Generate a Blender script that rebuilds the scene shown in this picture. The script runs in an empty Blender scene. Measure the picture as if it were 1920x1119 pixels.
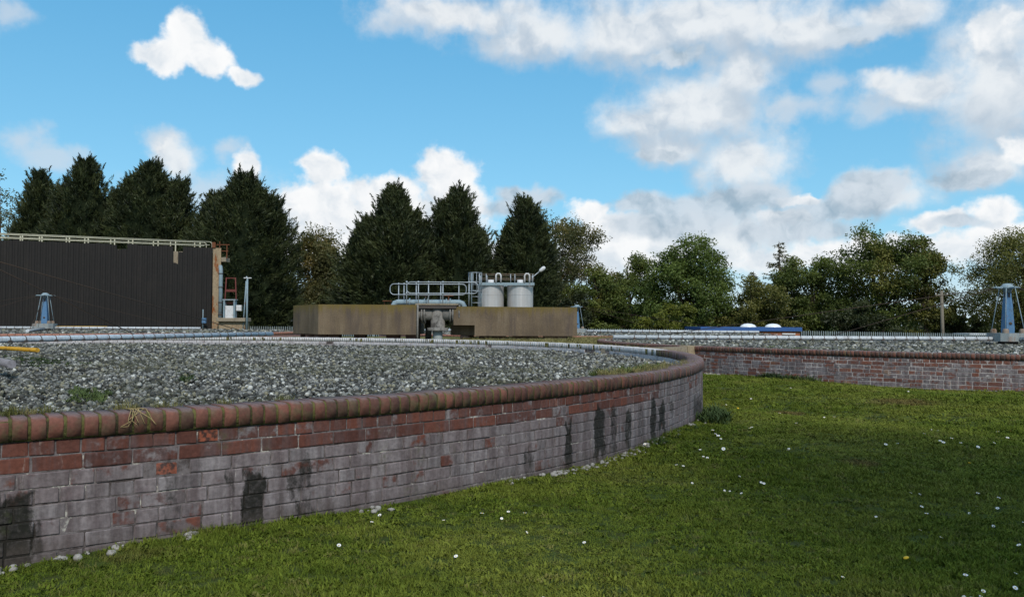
import bpy, bmesh, math, random
import numpy as np
from mathutils import Vector, Matrix, noise as mnoise

random.seed(7); RNG = np.random.default_rng(7)
SC = bpy.context.scene
COL = SC.collection
PI = math.pi
# ------------------------------------------------------------------ camera
F, H0, ROLL, EYE = 1600.0, 605.6, 0.005, 1.11          # photo pixels (1920 wide), metres
def hz(px): return H0 + ROLL * (px - 960)
def at(px, py, Y):                                      # a photo direction taken to a known distance
    return Vector(((px - 960) / F * Y, Y, EYE - (py - hz(px)) / F * Y))
def pxl(px, Y): return (px - 960) / F * Y
cam = bpy.data.cameras.new('camera'); cam_o = bpy.data.objects.new('camera', cam); COL.objects.link(cam_o)
cam.sensor_width = 36; cam.lens = 36 * F / 1920; cam.clip_start = 0.05; cam.clip_end = 5000
cam_o.location = (0, 0, EYE)
cam_o.rotation_euler = (PI / 2 + math.atan((H0 - 559.5) / F), -ROLL, 0)
SC.camera = cam_o
# ------------------------------------------------------------------ light
SUN_AZ, SUN_EL = math.radians(166), math.radians(41)    # clockwise from +Y: behind the camera, to the right
SUN = Vector((math.sin(SUN_AZ) * math.cos(SUN_EL), math.cos(SUN_AZ) * math.cos(SUN_EL), math.sin(SUN_EL)))
sun = bpy.data.lights.new('sun', 'SUN'); sun.energy = 2.9; sun.angle = math.radians(7.0); sun.color = (1, .95, .87)
sun_o = bpy.data.objects.new('sun', sun); COL.objects.link(sun_o); sun_o.location = (10, -20, 30)
sun_o.rotation_euler = SUN.to_track_quat('Z', 'Y').to_euler()
SC.view_settings.view_transform = 'Standard'; SC.view_settings.look = 'None'
SC.view_settings.gamma = 1; SC.view_settings.exposure = 0.0
SC.cycles.use_denoising = True
SC.cycles.max_bounces = 5; SC.cycles.transparent_max_bounces = 6

# ------------------------------------------------------------------ node helper
class NT:
    def __init__(s, tree): s.t = tree; s.n = tree.nodes; s.l = tree.links
    def node(s, typ, **kw):
        n = s.n.new(typ)
        for k, v in kw.items(): setattr(n, k, v)
        return n
    def put(s, sock, v):
        if isinstance(v, bpy.types.NodeSocket): s.l.new(v, sock)
        else:
            if sock.type == 'RGBA' and len(v) == 3: v = (*v, 1)
            sock.default_value = v
    def math(s, op, a, b=0.0, c=0.0, clamp=False):
        n = s.node('ShaderNodeMath', operation=op, use_clamp=clamp)
        s.put(n.inputs[0], a); s.put(n.inputs[1], b); s.put(n.inputs[2], c); return n.outputs[0]
    def vec(s, op, a, b=(0, 0, 0), c=(0, 0, 0)):
        n = s.node('ShaderNodeVectorMath', operation=op)
        s.put(n.inputs[0], a); s.put(n.inputs[1], b); s.put(n.inputs[2], c)
        return n.outputs['Value'] if op in ('DOT_PRODUCT', 'LENGTH') else n.outputs[0]
    def noise(s, v, scale, detail=3, rough=.55, out='Fac', dist=0.0):
        n = s.node('ShaderNodeTexNoise'); s.put(n.inputs['Vector'], v); n.inputs['Scale'].default_value = scale
        n.inputs['Detail'].default_value = detail; n.inputs['Roughness'].default_value = rough
        n.inputs['Distortion'].default_value = dist
        return n.outputs[out]
    def mix(s, f, a, b, blend='MIX'):
        n = s.node('ShaderNodeMix', data_type='RGBA', blend_type=blend)
        s.put(n.inputs[0], f); s.put(n.inputs[6], a); s.put(n.inputs[7], b); return n.outputs[2]
    def ramp(s, f, lo, hi, a=0.0, b=1.0, smooth=True):
        n = s.node('ShaderNodeMapRange'); n.interpolation_type = 'SMOOTHSTEP' if smooth else 'LINEAR'
        s.put(n.inputs[0], f); s.put(n.inputs[1], lo); s.put(n.inputs[2], hi); s.put(n.inputs[3], a); s.put(n.inputs[4], b)
        return n.outputs[0]
    def sep(s, v): n = s.node('ShaderNodeSeparateXYZ'); s.put(n.inputs[0], v); return n.outputs
    def comb(s, x, y, z=0.0):
        n = s.node('ShaderNodeCombineXYZ'); s.put(n.inputs[0], x); s.put(n.inputs[1], y); s.put(n.inputs[2], z); return n.outputs[0]
    def pos(s): return s.node('ShaderNodeNewGeometry').outputs['Position']
    def nrm(s): return s.node('ShaderNodeNewGeometry').outputs['Normal']
    def attr(s, name, typ='GEOMETRY'): return s.node('ShaderNodeAttribute', attribute_name=name, attribute_type=typ).outputs['Fac']
    def rand(s): return s.node('ShaderNodeObjectInfo').outputs['Random']
    def bump(s, h, strength=.4, dist=.01):
        n = s.node('ShaderNodeBump'); n.inputs['Strength'].default_value = strength; n.inputs['Distance'].default_value = dist
        s.put(n.inputs['Height'], h); return n.outputs[0]

def material(name, fn, rough=.85, spec=.3, metal=0.0):
    m = bpy.data.materials.new(name); m.use_nodes = True; m.node_tree.nodes.clear()
    T = NT(m.node_tree); out = T.node('ShaderNodeOutputMaterial'); b = T.node('ShaderNodeBsdfPrincipled')
    b.inputs['Roughness'].default_value = rough; b.inputs['Specular IOR Level'].default_value = spec; b.inputs['Metallic'].default_value = metal
    T.l.new(b.outputs[0], out.inputs[0])
    fn(T, b)
    return m
def weathered(name, col, dirt=(.12, .09, .07), amt=.5, scale=3.0, rough=.7, spec=.3, metal=0.0, bump=.15, streak=.3, rust=0.0):
    def fn(T, b):
        p = T.pos(); n1 = T.noise(p, scale, 5, .65)
        n2 = T.noise(T.vec('MULTIPLY', p, (1, 1, streak)), scale * 4, 4)
        f = T.ramp(T.math('ADD', T.math('MULTIPLY', n1, .6), T.math('MULTIPLY', n2, .4)), .47, .68, 0, amt)
        c = T.mix(f, col, dirt)
        if rust:
            r = T.ramp(T.noise(T.vec('MULTIPLY', p, (1, 1, .35)), scale * 2.3, 5, .7), .62 - rust * .2, .72 - rust * .2)
            c = T.mix(r, c, (.22, .075, .025))
        v = T.ramp(T.noise(p, scale * 9, 2), .3, .7, .82, 1.12)
        c = T.mix(1.0, c, T.comb(v, v, v), 'MULTIPLY')
        T.put(b.inputs['Base Color'], c)
        T.put(b.inputs['Normal'], T.bump(n2, bump, .01))
    return material(name, fn, rough, spec, metal)

# ------------------------------------------------------------------ sky: nishita with broken cloud
def build_world():
    w = bpy.data.worlds.new('World'); SC.world = w; w.use_nodes = True
    T = NT(w.node_tree); T.n.clear()
    out = T.node('ShaderNodeOutputWorld'); bg = T.node('ShaderNodeBackground'); bg.inputs[1].default_value = .13
    T.l.new(bg.outputs[0], out.inputs[0])
    sky = T.node('ShaderNodeTexSky', sky_type='NISHITA'); sky.sun_disc = False
    sky.sun_elevation = SUN_EL; sky.sun_rotation = SUN_AZ
    sky.altitude = 20; sky.air_density = 1.0; sky.dust_density = .35; sky.ozone_density = 3.0
    hs = T.node('ShaderNodeHueSaturation'); hs.inputs['Saturation'].default_value = 1.08; hs.inputs['Value'].default_value = 1.2
    hs.inputs['Hue'].default_value = .486
    T.l.new(sky.outputs[0], hs.inputs['Color']); skyc = hs.outputs[0]
    d = T.node('ShaderNodeTexCoord').outputs['Generated']
    dx, dy, dz = T.sep(T.vec('NORMALIZE', d))
    az = T.math('MULTIPLY', T.math('ARCTAN2', dx, dy), 57.29578)
    el = T.math('MULTIPLY', T.math('ARCSINE', dz), 57.29578)
    p = T.comb(az, el)
    KB = 1 / .13                                                           # clear air: deep blue overhead, paler lower down
    air = T.mix(T.ramp(el, 1.0, 26.0, 0, 1, False), tuple(KB * v for v in (.22, .59, .84)), tuple(KB * v for v in (.062, .375, .72)))
    skyc = T.mix(.68, skyc, air)
    # billowing warp of the cloud outlines (degrees)
    w1 = T.vec('SUBTRACT', T.noise(p, .16, 2, .5, 'Color'), (.5, .5, .5))
    w2 = T.vec('SUBTRACT', T.noise(p, .55, 3, .55, 'Color'), (.5, .5, .5))
    q = T.vec('MULTIPLY_ADD', w1, (2.6, 1.9, 0), p)
    q = T.vec('MULTIPLY_ADD', w2, (2.0, 1.5, 0), q)
    def deg(px, py, rx, ry):
        a = math.degrees(math.atan((px - 960) / F)); e = math.degrees(math.atan((hz(px) - py) / F * math.cos(math.radians(a))))
        k = math.degrees(1 / F) * math.cos(math.radians(a)) ** 2
        return a, e, rx * k, ry * k
    def field(cl, v):
        acc = None
        for c in cl:
            a, e, ra, re = deg(*c)
            t = T.vec('MULTIPLY_ADD', v, (1 / ra, 1 / re, 0), (-a / ra, -e / re, 0))
            s_ = T.vec('DOT_PRODUCT', t, t)
            acc = s_ if acc is None else T.math('SMOOTH_MIN', acc, s_, .55)
        return T.math('SUBTRACT', 1.0, T.math('SQRT', T.math('MAXIMUM', acc, 0.0)))
    bright = CLOUDS_BRIGHT; soft = CLOUDS_SOFT; dark = CLOUDS_DARK
    fb = T.noise(p, .38, 7, .62)                                          # outline detail
    det = T.math('MULTIPLY', T.math('SUBTRACT', fb, .5), 1.25)
    Fb = T.math('ADD', field(bright, q), T.math('MULTIPLY', det, 1.2))
    Fs = T.math('ADD', field(soft, q), T.math('MULTIPLY', det, 1.0))
    Fd = T.math('ADD', field(dark, q), T.math('MULTIPLY', det, .9))
    # the same broken cloud goes on outside the framed part of the sky
    inv = T.math('DIVIDE', 1.0, T.math('MAXIMUM', dz, .12))
    pl = T.comb(T.math('MULTIPLY', dx, inv), T.math('MULTIPLY', dy, inv), 3.7)
    gen = T.math('MULTIPLY', T.math('SUBTRACT', T.noise(pl, .9, 5, .58), .52), 4.0)
    out_az = T.ramp(T.math('ABSOLUTE', az), 33, 42); out_el = T.ramp(el, 22, 29)
    outside = T.math('MAXIMUM', out_az, out_el)
    gen = T.math('SUBTRACT', gen, T.math('MULTIPLY', T.math('SUBTRACT', 1.0, outside), 6.0))
    A = T.ramp(T.math('MAXIMUM', Fb, gen), -.10, .40)
    Ff = T.math('ADD', field(CLOUDS_FAINT, q), T.math('MULTIPLY', det, 1.5))
    FA = T.ramp(Ff, -.25, .8, 0, .62)
    up = T.math('SUBTRACT', field(CLOUDS_SOFT, T.vec('ADD', q, (.3, 1.5, 0))), field(CLOUDS_SOFT, q))     # cloud above a point shades it
    base_sh = T.ramp(T.math('ADD', up, T.math('MULTIPLY', det, .5)), -.22, .42)
    S = T.ramp(Fs, -.16, .75, 0, .93)
    D = T.ramp(Fd, -.22, .42)
    # relief: the cloud noise against itself a little way towards the sun
    r1 = T.noise(q, .30, 5, .55); r2 = T.noise(T.vec('ADD', q, (.55, .75, 0)), .30, 5, .55)
    rel = T.ramp(T.math('SUBTRACT', r1, r2), -.26, .12)
    thick = T.ramp(T.math('MAXIMUM', Fb, gen), .25, 1.0)
    K = 1 / .13
    white = tuple(K * v for v in (.98, .985, .99)); pale = tuple(K * v for v in (.64, .72, .80)); grey = tuple(K * v for v in (.32, .43, .53))
    lit = T.mix(rel, pale, white)
    lit = T.mix(T.math('MULTIPLY', thick, .12), lit, pale)
    softc = T.mix(rel, tuple(K * v for v in (.53, .61, .70)), tuple(K * v for v in (.86, .885, .905)))
    softc = T.mix(T.math('MULTIPLY', base_sh, .75), softc, tuple(K * v for v in (.47, .56, .66)))
    darkc = T.mix(rel, grey, pale)
    c = T.mix(FA, skyc, tuple(K * v for v in (.68, .73, .79)))
    c = T.mix(S, c, softc)
    c = T.mix(A, c, lit)
    c = T.mix(T.math('MULTIPLY', D, .92), c, darkc)
    haze = T.ramp(el, 0.0, 7.0, .6, 0.0)                                  # pale air low down
    c = T.mix(haze, c, tuple(K * v for v in (.74, .82, .88)))
    T.put(bg.inputs[0], c)
    try: w.cycles.sampling_method = 'MANUAL'; w.cycles.sample_map_resolution = 512
    except Exception: pass
CLOUDS_BRIGHT = [(335, 55, 44, 46), (345, 85, 60, 40), (295, 100, 66, 30), (385, 108, 60, 28), (450, 136, 40, 20),
    (466, 318, 30, 38), (605, 320, 42, 40), (585, 385, 92, 52), (650, 425, 140, 55), (720, 372, 74, 46),
    (828, 328, 72, 56), (855, 375, 72, 46), (775, 415, 150, 52), (1108, 398, 42, 32), (1135, 442, 95, 42), (1130, 485, 170, 42),
    (1870, 60, 50, 45), (1915, 275, 50, 34),
    (1862, 402, 64, 40), (1760, 420, 86, 28), (1880, 448, 120, 44), (1500, 378, 60, 10), (1470, 412, 60, 16), (1600, 478, 340, 36), (780, 475, 330, 52)]
CLOUDS_FAINT = [(45, 262, 55, 48), (88, 295, 60, 28), (0, 18, 55, 36), (285, 258, 36, 30), (425, 278, 42, 24), (400, 360, 170, 60), (1520, 205, 80, 34), (1475, 215, 40, 40), (780, 25, 130, 40), (1560, 160, 60, 30), (1640, 200, 60, 40)]
CLOUDS_SOFT = [(325, 292, 66, 44), (300, 275, 40, 28),
    (860, 14, 190, 40), (1000, 62, 150, 62), (1180, 55, 220, 76), (1320, 40, 280, 84), (1500, 48, 220, 72), (1680, 20, 130, 44),
    (1305, 205, 185, 98), (1205, 225, 105, 48), (1260, 272, 110, 42), (1390, 135, 110, 76), (1395, 310, 118, 80),
    (1865, 150, 165, 195), (1730, 160, 120, 56), (1650, 145, 50, 24), (1660, 370, 120, 56), (1840, 310, 105, 62), (600, 440, 220, 90), (1300, 450, 300, 60)]
CLOUDS_DARK = [(1400, 372, 100, 36), (1310, 398, 160, 40), (1190, 385, 62, 24), (1240, 425, 130, 30), (1560, 398, 100, 32), (1500, 432, 130, 24), (1650, 348, 62, 30), (1620, 372, 80, 30),
    (985, 368, 66, 24), (960, 395, 60, 24), (1800, 424, 76, 16), (1240, 285, 55, 12), (1820, 335, 70, 24), (1610, 58, 80, 26), (1270, 100, 70, 18)]
build_world()

# ------------------------------------------------------------------ mesh helper
class MB:
    def __init__(s): s.v = []; s.f = []; s.m = []; s.sm = []; s.cur = 0; s.smooth = False; s.M = None
    def _add(s, vs, fs):
        o = len(s.v)
        for v in vs:
            v = Vector(v)
            if s.M is not None: v = s.M @ v
            s.v.append(tuple(v))
        for f in fs: s.f.append([o + i for i in f]); s.m.append(s.cur); s.sm.append(s.smooth)
        return s
    def box(s, c, d, bev=0.0, rz=0.0):
        x, y, z = d[0] / 2, d[1] / 2, d[2] / 2
        R = Matrix.Rotation(rz, 3, 'Z'); c = Vector(c)
        if bev <= 0:
            vs = [c + R @ Vector((a * x, b * y, e * z)) for e in (-1, 1) for b in (-1, 1) for a in (-1, 1)]
            return s._add(vs, [(0, 2, 3, 1), (4, 5, 7, 6), (0, 1, 5, 4), (2, 6, 7, 3), (1, 3, 7, 5), (0, 4, 6, 2)])
        bm = bmesh.new(); bmesh.ops.create_cube(bm, size=1)
        for v in bm.verts: v.co = Vector((v.co.x * d[0], v.co.y * d[1], v.co.z * d[2]))
        bmesh.ops.bevel(bm, geom=bm.edges[:], offset=bev, segments=1, affect='EDGES')
        bm.verts.index_update()
        vs = [c + R @ v.co for v in bm.verts]; fs = [[v.index for v in f.verts] for f in bm.faces]; bm.free()
        return s._add(vs, fs)
    def tube(s, path, r, n=8, caps=True, closed=False):
        P = [Vector(p) for p in path]; rs = r if isinstance(r, (list, tuple)) else [r] * len(P)
        vs = []; fs = []; up = None; k = len(P)
        for i, p in enumerate(P):
            if closed: t = P[(i + 1) % k] - P[i - 1]
            else: t = P[min(i + 1, k - 1)] - P[max(i - 1, 0)]
            t.normalize()
            if up is None: up = Vector((0, 0, 1)) if abs(t.z) < .9 else Vector((1, 0, 0))
            a = t.cross(up); a.normalize(); b = a.cross(t); b.normalize(); up = b
            for j in range(n):
                an = 2 * PI * j / n; vs.append(p + (a * math.cos(an) + b * math.sin(an)) * rs[i])
        segs = k if closed else k - 1
        for i in range(segs):
            for j in range(n):
                a0 = i * n + j; a1 = i * n + (j + 1) % n; b0 = ((i + 1) % k) * n + j; b1 = ((i + 1) % k) * n + (j + 1) % n
                fs.append((a0, a1, b1, b0))
        if caps and not closed: fs.append(tuple(reversed(range(n)))); fs.append(tuple(range((k - 1) * n, k * n)))
        sm = s.smooth; s.smooth = True; s._add(vs, fs); s.smooth = sm
        if caps and not closed: s.sm[-1] = s.sm[-2] = False
        return s
    def lathe(s, prof, n=32, c=(0, 0, 0), a0=0.0, a1=2 * PI, smooth=True, close=False):
        full = abs(a1 - a0 - 2 * PI) < 1e-6; k = len(prof); vs = []; fs = []
        m = n if full else n + 1
        for i in range(m):
            an = a0 + (a1 - a0) * i / n
            for r, z in prof: vs.append((c[0] + r * math.cos(an), c[1] + r * math.sin(an), c[2] + z))
        for i in range(n):
            i2 = (i + 1) % m
            for j in range(k if close else k - 1): fs.append((i * k + j, i2 * k + j, i2 * k + (j + 1) % k, i * k + (j + 1) % k))
        sm = s.smooth; s.smooth = smooth; s._add(vs, fs); s.smooth = sm
        return s
    def prism(s, poly, z0, z1):
        k = len(poly); vs = [(x, y, z0) for x, y in poly] + [(x, y, z1) for x, y in poly]
        fs = [tuple(reversed(range(k))), tuple(range(k, 2 * k))] + [(i, (i + 1) % k, k + (i + 1) % k, k + i) for i in range(k)]
        return s._add(vs, fs)
    def mesh(s, name):
        me = bpy.data.meshes.new(name); me.from_pydata(s.v, [], s.f); me.update()
        me.polygons.foreach_set('material_index', s.m); me.polygons.foreach_set('use_smooth', s.sm)
        return me
    def build(s, name, mats, parent=None):
        me = s.mesh(name)
        for m in (mats if isinstance(mats, (list, tuple)) else [mats]): me.materials.append(m)
        return link(name, me, parent)
def link(name, data, parent=None, loc=None):
    o = bpy.data.objects.new(name, data); COL.objects.link(o)
    if parent is not None: o.parent = parent
    if loc is not None: o.location = loc
    return o
def tag(o, label=None, cat=None, group=None, kind=None):
    if label: o['label'] = label
    if cat: o['category'] = cat
    if group: o['group'] = group
    if kind: o['kind'] = kind
    return o
def thing(name, label, cat, loc=(0, 0, 0), group=None):
    o = bpy.data.objects.new(name, None); COL.objects.link(o); o.location = loc; o.empty_display_size = .2
    return tag(o, label, cat, group)
def fast_mesh(name, verts, faces, attrs=None):                # verts (N,3), faces (M,4) or (M,3) arrays
    me = bpy.data.meshes.new(name); k = faces.shape[1]
    me.vertices.add(len(verts)); me.vertices.foreach_set('co', np.ascontiguousarray(verts, dtype=np.float32).ravel())
    me.loops.add(faces.size); me.loops.foreach_set('vertex_index', np.ascontiguousarray(faces, dtype=np.int32).ravel())
    me.polygons.add(len(faces)); me.polygons.foreach_set('loop_start', np.arange(0, faces.size, k, dtype=np.int32))
    for an, arr in (attrs or {}).items():
        a = me.attributes.new(an, 'FLOAT', 'POINT'); a.data.foreach_set('value', np.ascontiguousarray(arr, dtype=np.float32))
    me.update(calc_edges=True); return me
def sstep(a, b, x):
    t = np.clip((x - a) / (b - a), 0, 1); return t * t * (3 - 2 * t)

# ------------------------------------------------------------------ the beds
RB = 11.92
C1 = (-9.14, 13.68); TOP1 = .661
C2 = (14.47, 24.92); TOP2 = .622
C3 = (3.95, 52.0);   TOP3 = .53
C4 = (-22.0, 40.2);  TOP4 = .66

def yline(X): return np.interp(X, [-40, 1.8, 4.25, 30, 60], [17.3, 17.3, 19.4, 34.8, 40])
def ground_z(X, Y):
    X = np.asarray(X, float); Y = np.asarray(Y, float)
    und = .022 * np.sin(X * 1.1 + .6 * Y) + .018 * np.sin(Y * .9 - X * .4 + 1) + .012 * np.sin(X * 2.3 + 1.3 * Y)
    # a shallow hollow in the lawn before the far bed
    und = und - .05 * np.exp(-(((X - 4.6) / 2.2) ** 2 + ((Y - 10.5) / 1.6) ** 2)) + .03 * np.exp(-(((X - 7) / 2.5) ** 2 + ((Y - 13) / 1.2) ** 2))
    bank = .43 * sstep(.12, .3, Y - yline(X)) * sstep(70, 40, Y)
    start = np.where(X < -13, 62, 41); end = np.where(X < -13, 74, 57)
    t = np.clip((Y - start) / (end - start), 0, 1); fall = t * t * (3 - 2 * t)
    return und * sstep(60, 30, Y) * (1 - sstep(.1, .3, Y - yline(X)) * .6) + bank - 1.25 * fall

# ------------------------------------------------------------------ materials
def m_ground(T, b):
    p = T.pos(); x, y, z = T.sep(p)
    n = T.noise(p, .7, 5, .6); n2 = T.noise(p, 9, 4, .6); n3 = T.noise(p, 60, 3, .6)
    c = T.mix(T.ramp(n, .35, .68), (.036, .056, .011), (.060, .084, .018))
    c = T.mix(T.ramp(n2, .4, .7, 0, .6), c, (.050, .048, .018))
    dry = T.math('MULTIPLY', T.ramp(z, .2, .4), T.ramp(T.noise(p, 1.1, 3), .3, .6, .25, .8))
    c = T.mix(dry, c, (.17, .15, .055))
    v = T.ramp(n3, .25, .75, .6, 1.25); c = T.mix(1.0, c, T.comb(v, v, v), 'MULTIPLY')
    T.put(b.inputs['Base Color'], c); T.put(b.inputs['Normal'], T.bump(T.math('ADD', n3, n2), .7, .02))
M_GROUND = material('grass_ground', m_ground, .95, .1)

def stain_mask(T, sv, arc, z):
    mask = None
    wob = T.math('MULTIPLY', T.math('SUBTRACT', T.noise(T.vec('MULTIPLY', sv, (1, .6, 1)), 9, 5, .7), .5), .30)
    wob2 = T.math('MULTIPLY', T.math('SUBTRACT', T.noise(T.vec('MULTIPLY', sv, (2.2, 1, 1)), 3.5, 4, .6), .5), .50)
    zz = T.math('ADD', z, wob2)
    for s0, wd, zt, zb, k_ in STAINS1:
        d = T.math('ADD', T.math('ABSOLUTE', T.math('SUBTRACT', arc, s0)), T.math('MULTIPLY', wob, min(1, wd * 6)))
        m_ = T.ramp(d, wd * .6, wd * 1.15, 1, 0)
        m_ = T.math('MULTIPLY', m_, T.math('MULTIPLY', T.ramp(zz, zt - .04, zt + .06, 1, 0), T.ramp(zz, zb - .08, zb + .05)))
        m_ = T.math('MULTIPLY', m_, k_)
        mask = m_ if mask is None else T.math('MAXIMUM', mask, m_)
    rag = T.math('MULTIPLY', T.math('SUBTRACT', T.noise(T.vec('MULTIPLY', sv, (1.5, .8, 1)), 15, 6, .75), .5), 1.7)
    return T.ramp(T.math('ADD', mask, T.math('MULTIPLY', rag, T.ramp(mask, .0, .3))), .18, .85)
def brick_nodes(T, b, src, bed):
    p = T.pos(); px_, py_, z = T.sep(p)
    red = T.attr('red', src); rnd = T.attr('rnd', src); raw = T.attr('raw', src)
    cx, cy = (C1 if bed == 1 else C2)
    arc = T.math('MULTIPLY', T.math('ARCTAN2', T.math('SUBTRACT', py_, cy), T.math('SUBTRACT', px_, cx)), RB)
    sv = T.comb(arc, z, 0.0)
    n_c = T.noise(p, 5.5, 4, .6); n_f = T.noise(p, 45, 4, .6); n_s = T.noise(T.vec('MULTIPLY', sv, (14, 1.6, 1)), 1.0, 4, .6)
    n_m = T.noise(p, 17, 3, .6)
    redc = T.mix(rnd, (.076, .030, .023), (.145, .050, .033))
    redc = T.mix(T.ramp(n_s, .42, .66, 0, .75), redc, (.098, .066, .064))
    if bed == 2: redc = T.mix(.4, redc, T.mix(rnd, (.17, .07, .05), (.27, .12, .08)))
    wash = T.mix(T.ramp(n_s, .33, .70), (.096, .079, .080), (.245, .217, .219))
    wash = T.mix(T.math('MULTIPLY', rnd, .4), wash, (.15, .105, .105))
    wash = T.mix(T.ramp(n_m, .50, .72, 0, .45), wash, (.13, .10, .105))
    e = T.math('ADD', T.math('SUBTRACT', red, .5), T.math('MULTIPLY', T.math('SUBTRACT', n_m, .5), 1.15))
    e = T.math('ADD', e, T.math('MULTIPLY', T.math('SUBTRACT', n_c, .5), .8))
    f = T.ramp(e, -.13, .15)
    c = T.mix(f, wash, redc)
    # chalky runs and flecks
    run = T.math('MULTIPLY', T.ramp(T.noise(T.vec('MULTIPLY', sv, (9, .7, 1)), 1.3, 5, .7), .60, .72), T.ramp(n_f, .35, .6))
    c = T.mix(T.math('MULTIPLY', run, .7), c, (.44, .40, .36))
    if bed == 2:
        fl = T.ramp(T.noise(T.vec('MULTIPLY', sv, (2.4, 5, 1)), 1.9, 5, .75), .57, .66)
        c = T.mix(T.math('MULTIPLY', fl, .8), c, (.44, .40, .38))
        c = T.mix(T.ramp(T.noise(p, 3.1, 2), .62, .74, 0, .5), c, (.30, .16, .08))
    else:
        mask = stain_mask(T, sv, arc, z); wob2 = T.math('MULTIPLY', T.math('SUBTRACT', T.noise(sv, 3.5, 4, .6), .5), .42)
        drip = T.math('MULTIPLY', T.ramp(T.noise(T.vec('MULTIPLY', sv, (11, .9, 1)), 1.0, 5, .7), .60, .72), T.ramp(T.noise(sv, 1.7, 3, .6), .46, .62))
        c = T.mix(T.math('MULTIPLY', drip, .75), c, (.022, .020, .016))
        mask = T.math('MULTIPLY', mask, T.ramp(T.noise(sv, 34, 4, .7), .25, .6, .72, 1.0))
        c = T.mix(T.math('MULTIPLY', mask, .97), c, (.010, .010, .007))
        foot_tone = T.ramp(T.math('ADD', z, T.math('MULTIPLY', wob2, .6)), .0, .13, .5, 0)  # brick goes darker brown towards the wall foot
        c = T.mix(foot_tone, c, (.07, .055, .045))
        moss = T.math('MULTIPLY', T.ramp(T.noise(p, 2.3, 4, .7), .56, .72, 0, .45), T.ramp(T.noise(p, 30, 3, .6), .4, .62))
        c = T.mix(moss, c, (.075, .085, .03))
    c = T.mix(T.math('MULTIPLY', raw, .9), c, T.mix(T.ramp(T.noise(p, 38, 3), .4, .6), (.26, .075, .04), (.05, .025, .02)))
    v = T.ramp(n_f, .25, .75, .78, 1.18); c = T.mix(1.0, c, T.comb(v, v, v), 'MULTIPLY')
    T.put(b.inputs['Base Color'], c)
    T.put(b.inputs['Normal'], T.bump(T.math('ADD', T.math('MULTIPLY', n_f, .6), n_m), .5, .006))
def coping_nodes(T, b, src, pale):
    p = T.pos(); rnd = T.attr('rnd', src); red = T.attr('red', src)
    _, _, nz = T.sep(T.nrm())
    n_f = T.noise(p, 50, 4, .6); n_m = T.noise(p, 14, 4, .6); n_c = T.noise(p, 3.0, 3)
    redc = T.mix(rnd, (.080, .037, .029), (.185, .072, .050))
    redc = T.mix(T.ramp(n_m, .42, .72, 0, .7), redc, (.10, .075, .045))
    top = T.mix(n_m, (.13, .098, .10), (.205, .155, .155))
    f = T.math('MULTIPLY', T.ramp(T.math('ADD', nz, T.math('MULTIPLY', T.math('SUBTRACT', n_m, .5), .7)), .5, .95), T.ramp(red, .2, 1.0, 1.0, .55))
    c = T.mix(f, redc, top)
    c = T.mix(T.ramp(red, 0, .5, .75, 0), c, (.135, .095, .095))
    c = T.mix(T.math('MULTIPLY', T.ramp(n_c, .52, .7), T.ramp(n_m, .4, .6, 0, .6)), c, (.10, .095, .04))
    if pale: c = T.mix(T.ramp(T.noise(p, 1.6, 4), .25, .55, .55, .95), c, (.56, .55, .55))
    v = T.ramp(n_f, .25, .75, .8, 1.2); c = T.mix(1.0, c, T.comb(v, v, v), 'MULTIPLY')
    T.put(b.inputs['Base Color'], c); T.put(b.inputs['Normal'], T.bump(T.math('ADD', n_f, n_m), .4, .005))
def arc_of(px, Y=None, c=C1, R=RB):          # where the sight line meets the outer face of the bed
    dx, dy = (px - 960) / F, 1.0
    a = dx * dx + dy * dy; b_ = dx * c[0] + dy * c[1]; cc = c[0] ** 2 + c[1] ** 2 - R * R
    t = (b_ - math.sqrt(max(0, b_ * b_ - a * cc))) / a
    return math.atan2(dy * t - c[1], dx * t - c[0]) * R, t
def z_of(px, py): s, t = arc_of(px); return EYE - (py - hz(px)) / F * t
STAINS1 = []
for kk, (xa, xb, ya, yb) in zip((.95, .9, .6, 1, .42, .6, .62, .6, .5, .95, 1, .6, .75, .45, .9, .85, .55, .7), [(-40, 25, 925, 1080), (10, 70, 930, 1060), (55, 85, 985, 1040), (462, 502, 885, 1000), (318, 338, 880, 975), (430, 445, 885, 915), (545, 590, 870, 915), (555, 600, 935, 975),
                         (985, 1006, 855, 900), (1064, 1075, 805, 880), (1117, 1137, 768, 850), (1148, 1160, 775, 840), (1175, 1186, 765, 830), (1200, 1208, 765, 825), (1222, 1232, 750, 815), (1237, 1250, 755, 810), (1258, 1266, 748, 780), (1300, 1318, 745, 790)]):
    sa, _ = arc_of(xa); sb, _ = arc_of(xb); xm = (xa + xb) / 2
    STAINS1.append(((sa + sb) / 2, abs(sb - sa) / 2 + .012, z_of(xm, ya), z_of(xm, yb) - .03, kk))
M_BRICK = {(bed, s): material('weathered_brick_%d_%s' % (bed, s.lower()), lambda T, b, s=s, bed=bed: brick_nodes(T, b, s, bed), .88, .25) for bed in (1, 2) for s in ('OBJECT', 'GEOMETRY')}
M_COPE = {s: material('bullnose_brick_' + s.lower(), lambda T, b, s=s: coping_nodes(T, b, s, False), .8, .3) for s in ('OBJECT', 'GEOMETRY')}
M_COPE_PALE = material('limewashed_coping', lambda T, b: coping_nodes(T, b, 'GEOMETRY', True), .8, .3)
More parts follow.
